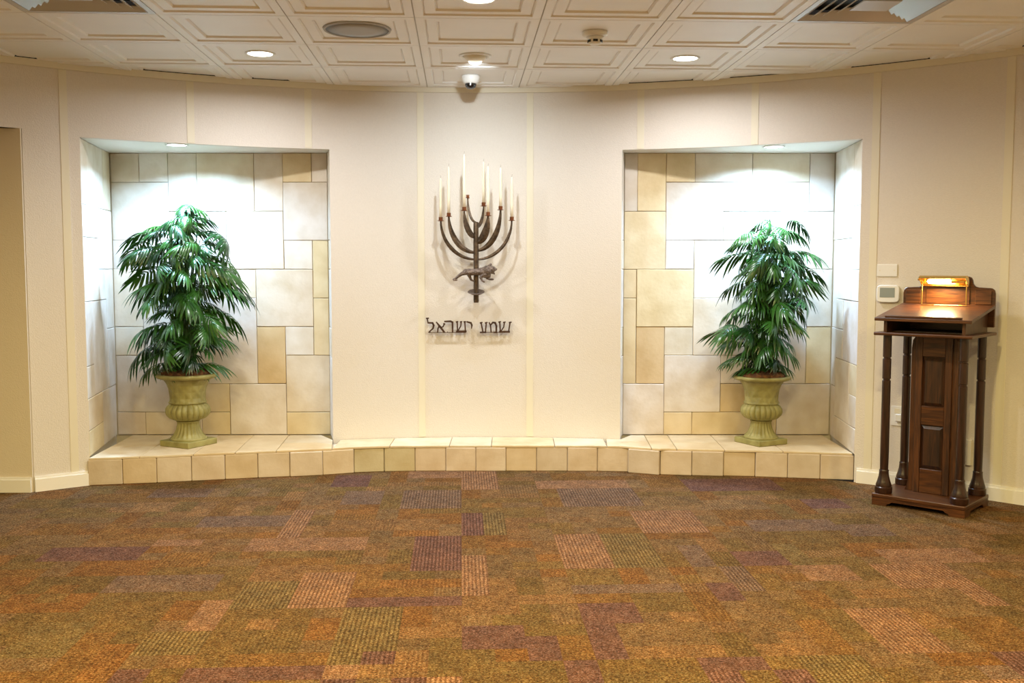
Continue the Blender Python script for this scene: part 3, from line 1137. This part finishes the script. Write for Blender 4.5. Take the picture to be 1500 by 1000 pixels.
men = thing('candelabrum', 'dark bronze branched candelabrum with a lion, mounted on the wall', 'candelabrum', (MX, MY, MZ))
obj('stem', MB().lathe([(0.016, mpt(0, 442.8).z), (0.018, mpt(0, 440).z), (0.0165, mpt(0, 400).z), (0.018, mpt(0, 360).z), (0.017, mpt(0, 327).z), (0.014, mpt(0, 325.6).z)], 14), M['bronze'], men, smooth=True)
dp = obj('drip_plate', MB().lathe([(0.012, -0.010), (0.040, -0.006), (0.057, 0.004), (0.055, 0.007), (0.030, 0.0), (0.014, -0.001)], 28), M['bronze_light'], men, smooth=True)
dp.location = (0, 0, mpt(0, 428).z)
dp.rotation_euler = (R_(17), 0, 0)
for z in (0.02, -0.14):
    obj('wall_bracket', MB().tube([(0, 0.012, z), (0, 0.146, z)], 0.010, 8), M['bronze'], men)
# socket px, socket py, attach py, depth offset, blade width, candle length px (0 = empty)
ARMS = [(646.5, 318.5, 380, -0.004, 0.026, 57), (658.6, 312.5, 370, -0.030, 0.040, 67), (681.3, 304.5, 347, -0.060, 0.056, 76), (685.3, 284.5, 326, 0.060, 0.020, 0),
        (708.5, 296.5, 333, 0.050, 0.038, 60), (715.7, 311.8, 355, -0.060, 0.056, 66), (733.6, 303.0, 367, -0.030, 0.038, 56), (749.8, 318.0, 380, -0.004, 0.024, 58)]
cand_lab = ['ivory taper candle at the far left of the candelabrum', 'ivory taper candle second from the left on the candelabrum', 'tallest ivory taper candle, left of the empty cup',
            None, 'ivory taper candle just right of the candelabrum stem', 'ivory taper candle on the broad curved arm, fifth from the left',
            'ivory taper candle second from the right on the candelabrum', 'ivory taper candle at the far right of the candelabrum']
for i, (sx, sy, ay, dy, bw, cl) in enumerate(ARMS):
    e = mpt(sx, sy + 5, dy)
    a = mpt(697.7, ay)
    pts = []
    n = 14
    for k in range(n + 1):
        t = k / n * math.pi / 2
        f = math.sin(t)
        pts.append(Vector((e.x * f, dy * f, a.z + (e.z - a.z) * (1 - math.cos(t)))))
    hd = Vector((e.x, dy, 0)).normalized()
    side = Vector((0, 0, 1)).cross(hd)
    vs, fs = [], []
    for k, q in enumerate(pts):
        tg = (pts[min(k + 1, n)] - pts[max(k - 1, 0)]).normalized()
        nn = side.cross(tg).normalized()
        ww = 0.005 + (bw / 2 - 0.005) * math.sin(math.pi * min(1, (k / n) * 0.92 + 0.06)) ** 1.1
        th_ = 0.0045 + 0.002 * math.sin(math.pi * k / n)
        # broad blades lean so that their face shows from the front
        wd = (nn + side * 0.25).normalized()
        td = tg.cross(wd).normalized()
        vs += [q + wd * ww, q + td * th_, q - wd * ww, q - td * th_]
    for k in range(n):
        for c in range(4):
            d2 = (c + 1) % 4
            fs.append((k * 4 + c, k * 4 + d2, (k + 1) * 4 + d2, (k + 1) * 4 + c))
    fs += [(3, 2, 1, 0), (n * 4, n * 4 + 1, n * 4 + 2, n * 4 + 3)]
    arm = obj('arm', MB().add(vs, fs), M['bronze'], men)
    if i == 3:
        cp = MB().lathe([(0.006, -0.005), (0.013, -0.003), (0.0135, 0.0), (0.008, 0.001), (0.010, 0.003), (0.0105, 0.018), (0.006, 0.018), (0.006, 0.004)], 16)
    else:
        cp = MB().lathe([(0.006, -0.006), (0.021, -0.003), (0.022, 0.0), (0.012, 0.0015), (0.0135, 0.004), (0.014, 0.022), (0.0105, 0.022), (0.0105, 0.006)], 18)
    c = obj('candle_cup', cp, M['copper'], arm, auto=35)
    c.location = e
    if cl:
        L = cl * KM + 0.012
        cd = obj('taper_candle', MB().lathe([(0.0100, 0.0), (0.0095, L * 0.35), (0.0080, L * 0.75), (0.0062, L * 0.96), (0.0025, L)], 16), M['wax'], smooth=True)
        cd.location = Vector((MX, MY, MZ)) + e + Vector((0, 0, 0.0065))
        tag(cd, cand_lab[i], 'candle', 'candles of the candelabrum')
        obj('wick', MB().tube([(0, 0, L - 0.003), (0.001, 0, L + 0.008), (0.003, 0, L + 0.018)], 0.0011, 6), M['wick'], cd)


# the lion
def lpt(zx, zy, y=0.0):
    return mpt(620 + zx / 7.69, 370 + zy / 7.69, y)


lb = MB()
K7 = KM / 7.69


def limb(pts):
    lb.tube([lpt(a, b, y) for a, b, y, r in pts], [r * 1.12 * K7 for a, b, y, r in pts], 12)
    for a, b, y, r in pts:
        lb.ball(lpt(a, b, y), r * K7 * 1.1, 12, 8)


LY = -0.034
limb([(480, 212, LY, 28), (520, 218, LY, 36), (570, 218, LY, 33), (620, 215, LY, 36), (680, 212, LY, 46), (725, 200, LY, 52)])
limb([(735, 195, LY, 50), (765, 188, LY, 40), (790, 185, LY, 30)])
limb([(790, 182, LY, 24), (822, 186, LY, 13)])
limb([(775, 215, LY, 20), (802, 234, LY, 10)])
limb([(745, 150, LY - 0.01, 16), (765, 126, LY - 0.012, 9)])
limb([(748, 150, LY + 0.012, 15), (770, 132, LY + 0.014, 8)])
limb([(700, 235, LY, 44), (735, 250, LY, 28), (748, 268, LY, 14)])
limb([(490, 222, LY - 0.012, 26), (440, 236, LY - 0.014, 20), (402, 262, LY - 0.014, 15), (370, 290, LY - 0.014, 12), (352, 300, LY - 0.014, 14), (384, 306, LY - 0.014, 9)])
limb([(515, 235, LY + 0.012, 24), (528, 270, LY + 0.014, 16), (542, 305, LY + 0.014, 11), (575, 318, LY + 0.014, 10)])
limb([(690, 245, LY - 0.014, 26), (652, 275, LY - 0.016, 17), (664, 305, LY - 0.016, 12), (690, 324, LY - 0.016, 11)])
limb([(712, 250, LY + 0.012, 24), (722, 285, LY + 0.014, 15), (755, 298, LY + 0.014, 11), (788, 298, LY + 0.014, 11)])
lion = obj('lion', lb, M['bronze_light'], men, smooth=True)
lion['label'] = 'cast bronze striding lion'
rm = lion.modifiers.new('merge', 'REMESH')
rm.mode = 'VOXEL'
rm.voxel_size = 0.0026
rm.use_smooth_shade = True
sm = lion.modifiers.new('soften', 'SMOOTH')
sm.iterations = 2


# ------------------------------------------------------------------ Hebrew lettering
def stroke(mb, pts, x0, ybase, y0=-0.006, y1=0.006):
    """pts: (px, py, width) in drawing units; thick polyline extruded"""
    P = [(Vector(((a - x0) * K7, (ybase - b) * K7)), w_ * 1.3 * K7 / 2) for a, b, w_ in pts]
    for (a, wa), (b, wb_) in zip(P, P[1:]):
        d = (b - a)
        if d.length < 1e-6:
            continue
        d.normalize()
        n = Vector((-d.y, d.x))
        e = d * min(wa, wb_) * 0.5
        q = [a - e + n * wa, b + e + n * wb_, b + e - n * wb_, a - e - n * wa]
        mb.prism([(p.x, p.y) for p in q], y0, y1, 'y')


GLYPH = {
    'lamed': [[(32, 720, 12), (58, 718, 12)], [(42, 722, 12), (52, 770, 11)], [(50, 770, 14), (104, 772, 16)], [(102, 770, 16), (116, 800, 17), (108, 835, 14), (58, 880, 9)]],
    'alef': [[(146, 762, 10), (190, 818, 20), (236, 878, 15)], [(228, 782, 14), (246, 784, 9)], [(236, 788, 12), (222, 815, 11), (196, 828, 9)], [(176, 808, 12), (164, 840, 13), (160, 880, 12)]],
    'resh': [[(240, 756, 13), (310, 754, 17), (330, 766, 16)], [(330, 760, 17), (332, 880, 14)]],
    'shin': [[(372, 762, 14), (394, 758, 10)], [(384, 764, 13), (388, 872, 12)], [(418, 762, 13), (440, 758, 9)], [(430, 764, 12), (424, 810, 11), (394, 862, 10)], [(460, 762, 14), (482, 758, 10)], [(472, 764, 13), (478, 872, 12)], [(376, 872, 17), (486, 870, 17)]],
    'yod': [[(494, 760, 12), (536, 772, 17)], [(540, 770, 17), (552, 800, 15), (548, 838, 8)]],
    'ayin': [[(640, 774, 14), (664, 768, 11)], [(652, 776, 12), (672, 880, 12)], [(698, 774, 14), (722, 768, 11)], [(710, 776, 12), (700, 880, 12)], [(640, 882, 13), (706, 880, 15)]],
    'mem': [[(742, 768, 10), (758, 800, 13), (766, 880, 12)], [(758, 800, 10), (785, 768, 15), (812, 772, 17), (826, 808, 17), (824, 884, 15)], [(796, 882, 13), (830, 882, 13)]],
    'shin_wide': [[(852, 764, 14), (876, 758, 10)], [(864, 766, 13), (872, 874, 12)], [(906, 768, 13), (930, 762, 9)], [(918, 770, 12), (910, 820, 11), (880, 866, 10)], [(972, 770, 15), (998, 764, 10)], [(982, 772, 13), (966, 874, 12)], [(862, 876, 17), (976, 874, 17)]],
}
ZL = 0.894
for (letters, cx, ctr, rz, lab, r0, r1) in ((('lamed', 'alef', 'resh', 'shin', 'yod'), 295, -3.42, R_(3.4), 'longer dark metal Hebrew word on the wall, left of the pair', 60, 484),
                                            (('ayin', 'mem', 'shin_wide'), 818, 0.80, R_(-0.8), 'shorter dark metal Hebrew word on the wall, right of the pair', 640, 974)):
    q = cyl(ctr, ZL, RAD - 0.042)
    wd = thing('wall_lettering', lab, 'lettering', q, rz, 'Hebrew words below the candelabrum')
    for g in letters:
        mb = MB()
        for s in GLYPH[g]:
            stroke(mb, s, cx, 880)
        obj('letter', mb, M['letter'], wd)
    obj('rail', MB().box((r0 - cx) * K7, (r1 - cx) * K7, -0.004, 0.004, -0.0035, 0.0005), M['letter'], wd)
    for x in (r0 + 14, (r0 + r1) / 2, r1 - 14):
        obj('mounting_pin', MB().tube([((x - cx) * K7, 0.003, 0.001), ((x - cx) * K7, 0.0405, 0.001)], 0.0025, 6), M['letter'], wd)

# ------------------------------------------------------------------ wall plates
q = cyl(34.5, 1.314, RAD - 0.0005)
t = thing('wall_plate', 'blank white wall plate above the thermostat', 'wall plate', q, R_(-34.5))
obj('plate', MB().box(-0.060, 0.060, -0.007, 0.0, -0.037, 0.037), M['white_plastic'], t, bevel=0.003, seg=2)
for x in (-0.042, 0.042):
    obj('screw', MB().lathe([(0.0035, 0.0), (0.003, 0.0012)], 10), M['cream_plastic'], t).location = (x, -0.0072, 0)
    t.children[-1].rotation_euler = (R_(90), 0, 0)
q = cyl(34.67, 1.174, RAD - 0.0005)
t = thing('thermostat', 'white thermostat with a grey display on the wall beside the lectern', 'thermostat', q, R_(-34.67))
pts = []
hw, hh = 0.066, 0.052
for k in range(32):
    a = 2 * math.pi * k / 32
    ca, sa = math.cos(a), math.sin(a)
    pts.append((hw * math.copysign(abs(ca) ** 0.35, ca), hh * math.copysign(abs(sa) ** 0.38, sa)))
obj('body', MB().prism(pts, -0.026, 0.0, 'y'), M['white_plastic'], t, bevel=0.004, seg=2)
obj('display', MB().box(-0.046, 0.040, -0.0275, -0.0262, -0.022, 0.036), M['lcd'], t)
q = cyl(35.6, 0.436, RAD - 0.0005)
t = thing('wall_outlet', 'white power outlet plate low on the wall between the left lectern columns', 'outlet', q, R_(-35.6))
obj('plate', MB().box(-0.036, 0.036, -0.006, 0.0, -0.060, 0.060), M['white_plastic'], t, bevel=0.002, seg=2)
obj('adapter', MB().box(-0.006, 0.030, -0.030, -0.0065, -0.030, 0.014), M['white_plastic'], t, bevel=0.003)
obj('socket', MB().box(-0.016, 0.016, -0.0085, -0.0065, 0.018, 0.046), M['cream_plastic'], t, bevel=0.001)
q = cyl(40.96, 0.261, RAD - 0.0005)
t = thing('wall_box', 'narrow cream cover plate on the wall behind the right lectern columns', 'cover plate', q, R_(-40.96))
obj('plate', MB().box(-0.026, 0.026, -0.016, 0.0, -0.075, 0.075), M['cream_plastic'], t, bevel=0.003, seg=2)
obj('screw', MB().lathe([(0.004, 0.0), (0.003, 0.0012)], 10), M['grey_metal'], t).location = (0, -0.0162, 0.05)

# ------------------------------------------------------------------ lectern
LOC = (2.351, 5.52, 0.0)
LRZ = math.atan2(-0.337, 0.375)
lec = thing('lectern', 'dark stained wooden lectern on four turned columns beside the wall', 'lectern', LOC, LRZ)
bs = obj('base_board', MB().box(-0.252, 0.252, -0.202, 0.202, 0.042, 0.064), M['wood_flat'], lec, bevel=0.004, seg=2)
prf = [(-0.25, 0), (-0.17, 0), (-0.165, 0.012), (-0.15, 0.016), (-0.14, 0.026), (0.14, 0.026), (0.15, 0.016), (0.165, 0.012), (0.17, 0), (0.25, 0), (0.25, 0.0415), (-0.25, 0.0415)]
obj('apron', MB().prism(prf, -0.200, -0.180, 'y'), M['wood_flat'], lec)
obj('apron', MB().prism(prf, 0.180, 0.200, 'y'), M['wood_flat'], lec)
prs = [(-0.1795, 0), (-0.12, 0), (-0.115, 0.012), (-0.10, 0.024), (0.10, 0.024), (0.115, 0.012), (0.12, 0), (0.1795, 0), (0.1795, 0.0415), (-0.1795, 0.0415)]
for a, b in ((-0.25, -0.23), (0.23, 0.25)):
    obj('side_apron', MB().prism(prs, a, b, 'x'), M['wood_flat'], lec)
for (x, y) in ((-0.205, -0.150), (0.205, -0.150), (-0.205, 0.150), (0.205, 0.150)):
    col = obj('column', MB().lathe([(0.0225, 0.198), (0.0235, 0.30), (0.0230, 0.700), (0.0185, 0.703), (0.0185, 0.709), (0.0230, 0.712), (0.0230, 0.822), (0.0185, 0.825), (0.0185, 0.831), (0.0230, 0.834), (0.0230, 0.9555)], 22), M['wood_dark'], lec, auto=40)
    col.location = (x, y, 0)
    b = obj('column_foot', MB().lathe([(0.044, 0.0645), (0.047, 0.070), (0.047, 0.098), (0.042, 0.103), (0.043, 0.110), (0.036, 0.130), (0.028, 0.160), (0.0255, 0.185), (0.0265, 0.192), (0.0235, 0.1975)], 24), M['wood_dark'], col, auto=40)
# central pedestal board
pw = [(-0.150, 0.0645), (0.150, 0.0645), (0.138, 0.085), (0.130, 0.13), (0.128, 0.20), (0.128, 0.88), (0.122, 0.925), (0.105, 0.948), (0.08, 0.9555), (-0.08, 0.9555), (-0.105, 0.948), (-0.122, 0.925), (-0.128, 0.88), (-0.128, 0.20), (-0.130, 0.13), (-0.138, 0.085)]
ped = obj('pedestal', MB().prism(pw, 0.010, 0.075, 'y'), M['wood'], lec)
for x0, x1 in ((-0.098, -0.062), (0.062, 0.098)):
    obj('stile', MB().box(x0, x1, -0.006, 0.0095, 0.0645, 0.955), M['wood'], ped, bevel=0.002)
for z0, z1 in ((0.0645, 0.20), (0.45, 0.555), (0.835, 0.955)):
    obj('cross_rail', MB().box(-0.0615, 0.0615, -0.005, 0.0095, z0, z1), M['wood_flat'], ped, bevel=0.002)
for z0, z1 in ((0.204, 0.446), (0.559, 0.831)):
    vs, fs = [], []
    for (hx, i_, y) in ((0.060, 0.0, 0.0095), (0.060, 0.0, 0.0065), (0.044, 0.018, -0.003), (0.0438, 0.0182, -0.0032)):
        vs += [(-hx, y, z0 + i_), (hx, y, z0 + i_), (hx, y, z1 - i_), (-hx, y, z1 - i_)]
    for k in range(3):
        for e in range(4):
            f = (e + 1) % 4
            fs.append((k * 4 + e, k * 4 + f, (k + 1) * 4 + f, (k + 1) * 4 + e))
    fs += [(0, 1, 2, 3), (12, 13, 14, 15)]
    obj('raised_panel', MB().add(vs, fs), M['panel_dark'], ped)
obj('shelf_board', MB().box(-0.262, 0.262, -0.212, 0.212, 0.956, 0.974), M['wood_flat'], lec, bevel=0.005, seg=2)
sl = (1.104 - 1.036) / 0.385


def zt(y):
    return 1.036 + (y + 0.212) * sl


side = [(-0.178, 0.9745), (0.188, 0.9745), (0.188, zt(0.188)), (-0.178, zt(-0.178))]
for a, b in ((-0.218, -0.200), (0.200, 0.218)):
    obj('box_side', MB().prism(side, a, b, 'x'), M['wood'], lec)
obj('box_back', MB().box(-0.1995, 0.1995, 0.170, 0.187, 0.9745, zt(0.170) - 0.001), M['wood_flat'], lec)
obj('box_shade_sheet', MB().box(-0.1995, 0.1995, -0.10, 0.1695, 0.9745, 0.979), M['panel_dark'], lec)  # dark sheet added on the compartment floor, standing in for shade inside the box
dt = [(-0.214, zt(-0.214) + 0.0005), (0.188, zt(0.188) + 0.0005), (0.188, zt(0.188) + 0.0185), (-0.214, zt(-0.214) + 0.0185)]
obj('desk_top', MB().prism(dt, -0.258, 0.258, 'x'), M['wood_flat'], lec, bevel=0.003, seg=2)
ly = -0.190
dl = [(ly - 0.012, zt(ly - 0.012) + 0.019), (ly, zt(ly) + 0.019), (ly, zt(ly) + 0.029), (ly - 0.012, zt(ly - 0.012) + 0.029)]
obj('book_ledge', MB().prism(dl, -0.205, 0.205, 'x'), M['wood_flat'], lec, bevel=0.002)
bbp = [(-0.252, 1.000), (0.252, 1.000), (0.252, 1.185), (0.247, 1.206), (0.232, 1.217), (0.165, 1.220), (0.145, 1.226), (0.134, 1.240), (0.130, 1.262), (0.122, 1.276), (0.105, 1.281)]
bbp = bbp + [(-x, z) for x, z in bbp[2:][::-1]]
bb = obj('backboard', MB().prism(bbp, 0.1885, 0.208, 'y'), M['wood_flat'], lec, bevel=0.003)
obj('side_panel', MB().box(-0.235, -0.150, 0.181, 0.188, 1.125, 1.205), M['wood_flat'], bb, bevel=0.002)
obj('side_panel', MB().box(0.150, 0.235, 0.181, 0.188, 1.125, 1.205), M['wood_flat'], bb, bevel=0.002)
obj('centre_panel', MB().box(-0.120, 0.120, 0.183, 0.188, 1.125, 1.262), M['wood_flat'], bb, bevel=0.002)

# brass reading lamp standing on the desk top
lr_ = Matrix.Rotation(LRZ, 4, 'Z')
lp = Vector(LOC) + lr_ @ Vector((-0.004, 0.118, zt(0.118) + 0.0187))
lamp = thing('reading_lamp', 'lit brass reading lamp with a half-round shade on the lectern', 'lamp', lp, LRZ)
obj('base_bar', MB().box(-0.128, 0.128, 0.010, 0.022, 0.0052, 0.008), M['brass'], lamp, bevel=0.002)
for x in (-0.121, 0.121):
    obj('upright', MB().tube([(x, 0.016, 0.0115), (x, 0.016, 0.125), (x, 0.010, 0.142)], 0.0032, 8), M['brass'], lamp)
hs = []
n = 14
zc_, r0, r1 = 0.138, 0.034, 0.0365
for k in range(n + 1):
    a = R_(36 + 190 * k / n)
    hs.append((-math.cos(a) * r1, math.sin(a) * r1 * 0.95 + zc_))
for k in range(n, -1, -1):
    a = R_(36 + 190 * k / n)
    hs.append((-math.cos(a) * r0, math.sin(a) * r0 * 0.95 + zc_))
sh = MB()
L2 = len(hs)
vs = [(-0.125, y, z) for y, z in hs] + [(0.125, y, z) for y, z in hs]
fs = []
H2 = n + 1
for k in range(L2):
    j = (k + 1) % L2
    fs.append((k, j, L2 + j, L2 + k))
for k in range(n):
    for off in (0, L2):
        fs.append((off + k, off + k + 1, off + L2 - 2 - k, off + L2 - 1 - k))
sh.add(vs, fs)
shade = obj('shade', sh, M['brass'], lamp)
for x0, x1 in ((-0.1275, -0.1252), (0.1252, 0.1275)):
    cap = [(y, z) for y, z in hs[:n + 1]]
    obj('end_cap', MB().prism(cap, x0, x1, 'x'), M['brass'], shade)
obj('knob', MB().tube([(-0.128, 0, 0.150), (-0.140, 0, 0.150)], 0.006, 10), M['brass'], shade)
obj('bulb', MB().tube([(-0.085, -0.004, 0.140), (-0.075, -0.004, 0.140), (0.035, -0.004, 0.140), (0.045, -0.004, 0.140)], [0.006, 0.012, 0.012, 0.006], 14), M['bulb'], lamp, smooth=True)
obj('bulb_socket', MB().tube([(0.046, -0.004, 0.140), (0.120, -0.004, 0.140)], 0.010, 12), M['brass'], lamp)
d = bpy.data.lights.new('desk_bulb_light', 'AREA')
d.shape = 'RECTANGLE'
d.size, d.size_y = 0.12, 0.02
d.energy = P_DESK
d.color = (1.0, 0.72, 0.36)
o = bpy.data.objects.new('desk_bulb_light', d)
C.objects.link(o)
o.parent = lamp
o.location = (-0.02, -0.006, 0.124)
o.rotation_euler = (R_(-18), 0, 0)


# ------------------------------------------------------------------ potted palms in cast urns
def frond_mesh(seed):
    r = random.Random(seed)
    mb = MB()

    def rach(t):
        return Vector((t, 0.05 * math.sin(t * 3 + seed), 0.42 * t - 0.62 * t * t))
    mb.tube([rach(k / 8) for k in range(9)], [0.013 - 0.010 * k / 8 for k in range(9)], 5)
    n = 8
    items = [(0.16 + 0.80 * k / (n - 1), s) for k in range(n) for s in (-1, 1)] + [(1.0, 0)]
    for (t, s) in items:
        o = rach(t)
        tg = (rach(min(1, t + 0.03)) - rach(t - 0.03)).normalized()
        ang = R_(74 - 52 * t + r.uniform(-8, 8)) * s
        d = (Matrix.Rotation(ang, 3, 'Z') @ tg)
        d.z *= 0.5
        d.z += 0.10
        d.normalize()
        L = (0.40 + 0.30 * math.sin(math.pi * (0.15 + 0.75 * t))) * r.uniform(0.85, 1.1) * (0.9 if s else 1.0)
        wmax = 0.044 * r.uniform(0.85, 1.15)
        sd = d.cross(Vector((0, 0, 1))).normalized()
        up = sd.cross(d)
        vs, fs = [], []
        m = 6
        droop = r.uniform(0.75, 1.15)
        curl = r.uniform(-0.12, 0.12)
        for k in range(m + 1):
            q = k / m
            c = o + d * (L * (q - 0.14 * q * q)) + Vector((0, 0, -1)) * (L * droop * (q ** 1.8) * 0.90) + sd * (curl * L * q * q)
            ww = wmax * (math.sin(math.pi * min(1, 0.10 + 0.90 * q)) ** 0.75) * (1 if q < 0.98 else 0.1)
            vs += [c - sd * ww + Vector((0, 0, -ww * 0.35)), c + Vector((0, 0, ww * 0.12)), c + sd * ww + Vector((0, 0, -ww * 0.35))]
        for k in range(m):
            a = k * 3
            fs += [(a, a + 1, a + 4, a + 3), (a + 1, a + 2, a + 5, a + 4)]
        mb.add(vs, fs)
    me = bpy.data.meshes.new('leaf')
    me.from_pydata(mb.v, [], mb.f)
    for p in me.polygons:
        p.use_smooth = True
    me.materials.append(M['leaf'])
    return me


FRONDS = [frond_mesh(s) for s in range(6)]


def lobes(n, amp):
    return lambda a: 1 + amp * (abs(math.cos(n * a / 2)) - 0.6)


def potted_palm(loc, rz, sc, label, outline, seed, ucol):
    """outline: rows of (height above urn rim, reach left, reach right)"""
    r = random.Random(seed)
    root = thing('potted_palm', label, 'potted plant', loc, 0, 'palms in cast urns in the niches')
    bm_ = Matrix.Rotation(rz, 4, 'Z')
    urn = MB()
    body = [(0.070, 0.278), (0.1185, 0.278), (0.1215, 0.284), (0.1165, 0.291), (0.113, 0.300), (0.114, 0.335), (0.120, 0.375), (0.132, 0.408), (0.148, 0.432), (0.150, 0.436)]
    u = obj('urn', MB().lathe([(a * sc, z * sc) for a, z in body], 48), M['urn_weave'], root, auto=40)
    s = sc
    obj('plinth', MB().box(-0.128 * s, 0.128 * s, -0.128 * s, 0.128 * s, 0.0, 0.038 * s, bm_), M['urn'], u, bevel=0.004)
    foot = [(0.116, 0.0385), (0.118, 0.046), (0.112, 0.052), (0.100, 0.060), (0.086, 0.078), (0.074, 0.105), (0.067, 0.135), (0.066, 0.150), (0.074, 0.154), (0.074, 0.160), (0.066, 0.163)]
    obj('fluted_foot', MB().lathe([(a * s, z * s) for a, z in foot], 120, mod=lambda k, a: 1 + (0.055 * math.cos(20 * a) if 2 < k < 8 else 0)), M['urn'], u, auto=60)
    bul = [(0.066, 0.1635), (0.088, 0.168), (0.115, 0.180), (0.134, 0.200), (0.141, 0.222), (0.138, 0.244), (0.128, 0.260), (0.116, 0.270), (0.112, 0.2775)]
    obj('gadrooned_bowl', MB().lathe([(a * s, z * s) for a, z in bul], 176, mod=lambda k, a: 1 + ((0.085 * (abs(math.cos(11 * a)) ** 0.7 - 0.75)) if 0 < k < 8 else 0)), M['urn'], u, auto=60)
    rim = [(0.148, 0.4365), (0.172, 0.440), (0.190, 0.447), (0.197, 0.456), (0.194, 0.466), (0.183, 0.471), (0.168, 0.470), (0.160, 0.462), (0.150, 0.455)]
    obj('rim', MB().lathe([(a * s, z * s) for a, z in rim], 96, cap=False, mod=lambda k, a: 1 + (0.006 * math.sin(40 * a + k * 1.1) if 2 < k < 6 else 0)), M['urn'], u, smooth=True)
    # moss
    mo = MB()
    prof_m = [(0.158, 0.460), (0.152, 0.480), (0.130, 0.490), (0.09, 0.498), (0.05, 0.503), (0.012, 0.504)]
    mo.lathe([(a * s, z * s) for a, z in prof_m], 40, mod=lambda k, a: 1 + (0.05 * math.sin(7 * a + k) + 0.04 * math.sin(13 * a - 2 * k) if k else 0))
    mo.v = [(x, y, z + (0.006 * math.sin(90 * x + 50 * y) + 0.005 * math.sin(120 * y - 40 * x)) * (1 if z > 0.47 * s else 0)) for x, y, z in mo.v]
    obj('moss', mo, M['moss'], root, smooth=True)
    zr = 0.470 * s
    count = 0
    hs_ = [row[0] for row in outline]
    NF = 126
    for k in range(NF):
        # heights run evenly up the plant, directions by the golden angle
        h = hs_[-1] + (hs_[0] - hs_[-1]) * ((k + 0.5) / NF) ** 0.92
        for lo, up_ in zip(outline[1:], outline):
            if lo[0] <= h <= up_[0]:
                break
        e = (h - lo[0]) / (up_[0] - lo[0])
        rl, rr_ = lo[1] + (up_[1] - lo[1]) * e, lo[2] + (up_[2] - lo[2]) * e
        for _ in (0,):
            phi = k * 2.39996 + r.uniform(-0.3, 0.3)
            q = r.uniform(0.88, 1.08) if k % 3 == 0 else (r.uniform(0.62, 0.95) if k % 3 == 1 else r.uniform(0.25, 0.7))
            cx_ = (rl + rr_) / 2
            hx = (rr_ - rl) / 2
            dep = min(0.26, hx * 0.95)
            if math.sin(phi) > 0:
                dep = min(dep, 0.15)
            T = Vector((cx_ + hx * q * math.cos(phi), dep * q * math.sin(phi), zr + h + 0.040 + r.uniform(-0.03, 0.03)))
            hor = Vector((T.x - cx_ * 0.6, T.y, 0))
            ln = max(0.15, min(0.24, hor.length * 0.75)) * r.uniform(0.80, 1.15)
            hd = Matrix.Rotation(r.uniform(-0.6, 0.6), 3, 'Z') @ hor.normalized()
            pitch = r.uniform(-0.5, 0.35)
            B = T - hd * ln * 0.92 + Vector((0, 0, 0.035 - 0.5 * pitch * ln))
            B.z = max(B.z, zr + 0.03)
            f = link('leaf', FRONDS[r.randrange(6)], None, root)
            f.location = B
            f.rotation_euler = (r.uniform(-0.7, 0.7), -pitch * 0.7, math.atan2(hd.y, hd.x))
            f.scale = (ln, ln * r.uniform(0.9, 1.1), ln * r.uniform(0.85, 1.15))
            st = Vector((B.x * 0.10 + r.uniform(-0.035, 0.035), B.y * 0.10 + r.uniform(-0.03, 0.03), zr + 0.022))
            mid = Vector((st.x + (B.x - st.x) * 0.30, st.y + (B.y - st.y) * 0.30, st.z + (B.z - st.z) * 0.62))
            pts = []
            for e in range(7):
                t = e / 6
                pts.append(st * (1 - t) ** 2 + mid * 2 * t * (1 - t) + B * t * t)
            obj('stem', MB().tube(pts, [0.0045 - 0.0018 * e / 6 for e in range(7)], 6), M['stem'], root, smooth=True)
            count += 1
    return root


PX = 0.00441
rowsL = [(318, 255, 296), (344, 205, 318), (358, 195, 345), (385, 200, 352), (418, 196, 356), (450, 204, 346), (480, 214, 350), (508, 196, 332), (528, 192, 322), (552, 205, 316)]
outl = [((541 - y) * PX, (a - 271) * PX, (b - 271) * PX) for y, a, b in rowsL]
potted_palm((-2.126, 6.48, SH + 0.0005), R_(-28), 1.0, 'leafy palm in an olive urn in the left niche', outl, 5, None)
rowsR = [(334, 1085, 1172), (350, 1062, 1188), (368, 1056, 1190), (398, 1070, 1198), (430, 1068, 1200), (460, 1058, 1180), (486, 1048, 1168), (512, 1052, 1168), (530, 1064, 1164), (552, 1078, 1156)]
outr = [((543 - y) * PX, (a - 1118) * PX, (b - 1118) * PX) for y, a, b in rowsR]
potted_palm((1.652, 6.545, SH + 0.0005), R_(28), 0.955, 'leafy palm in an olive urn in the right niche', outr, 11, None)
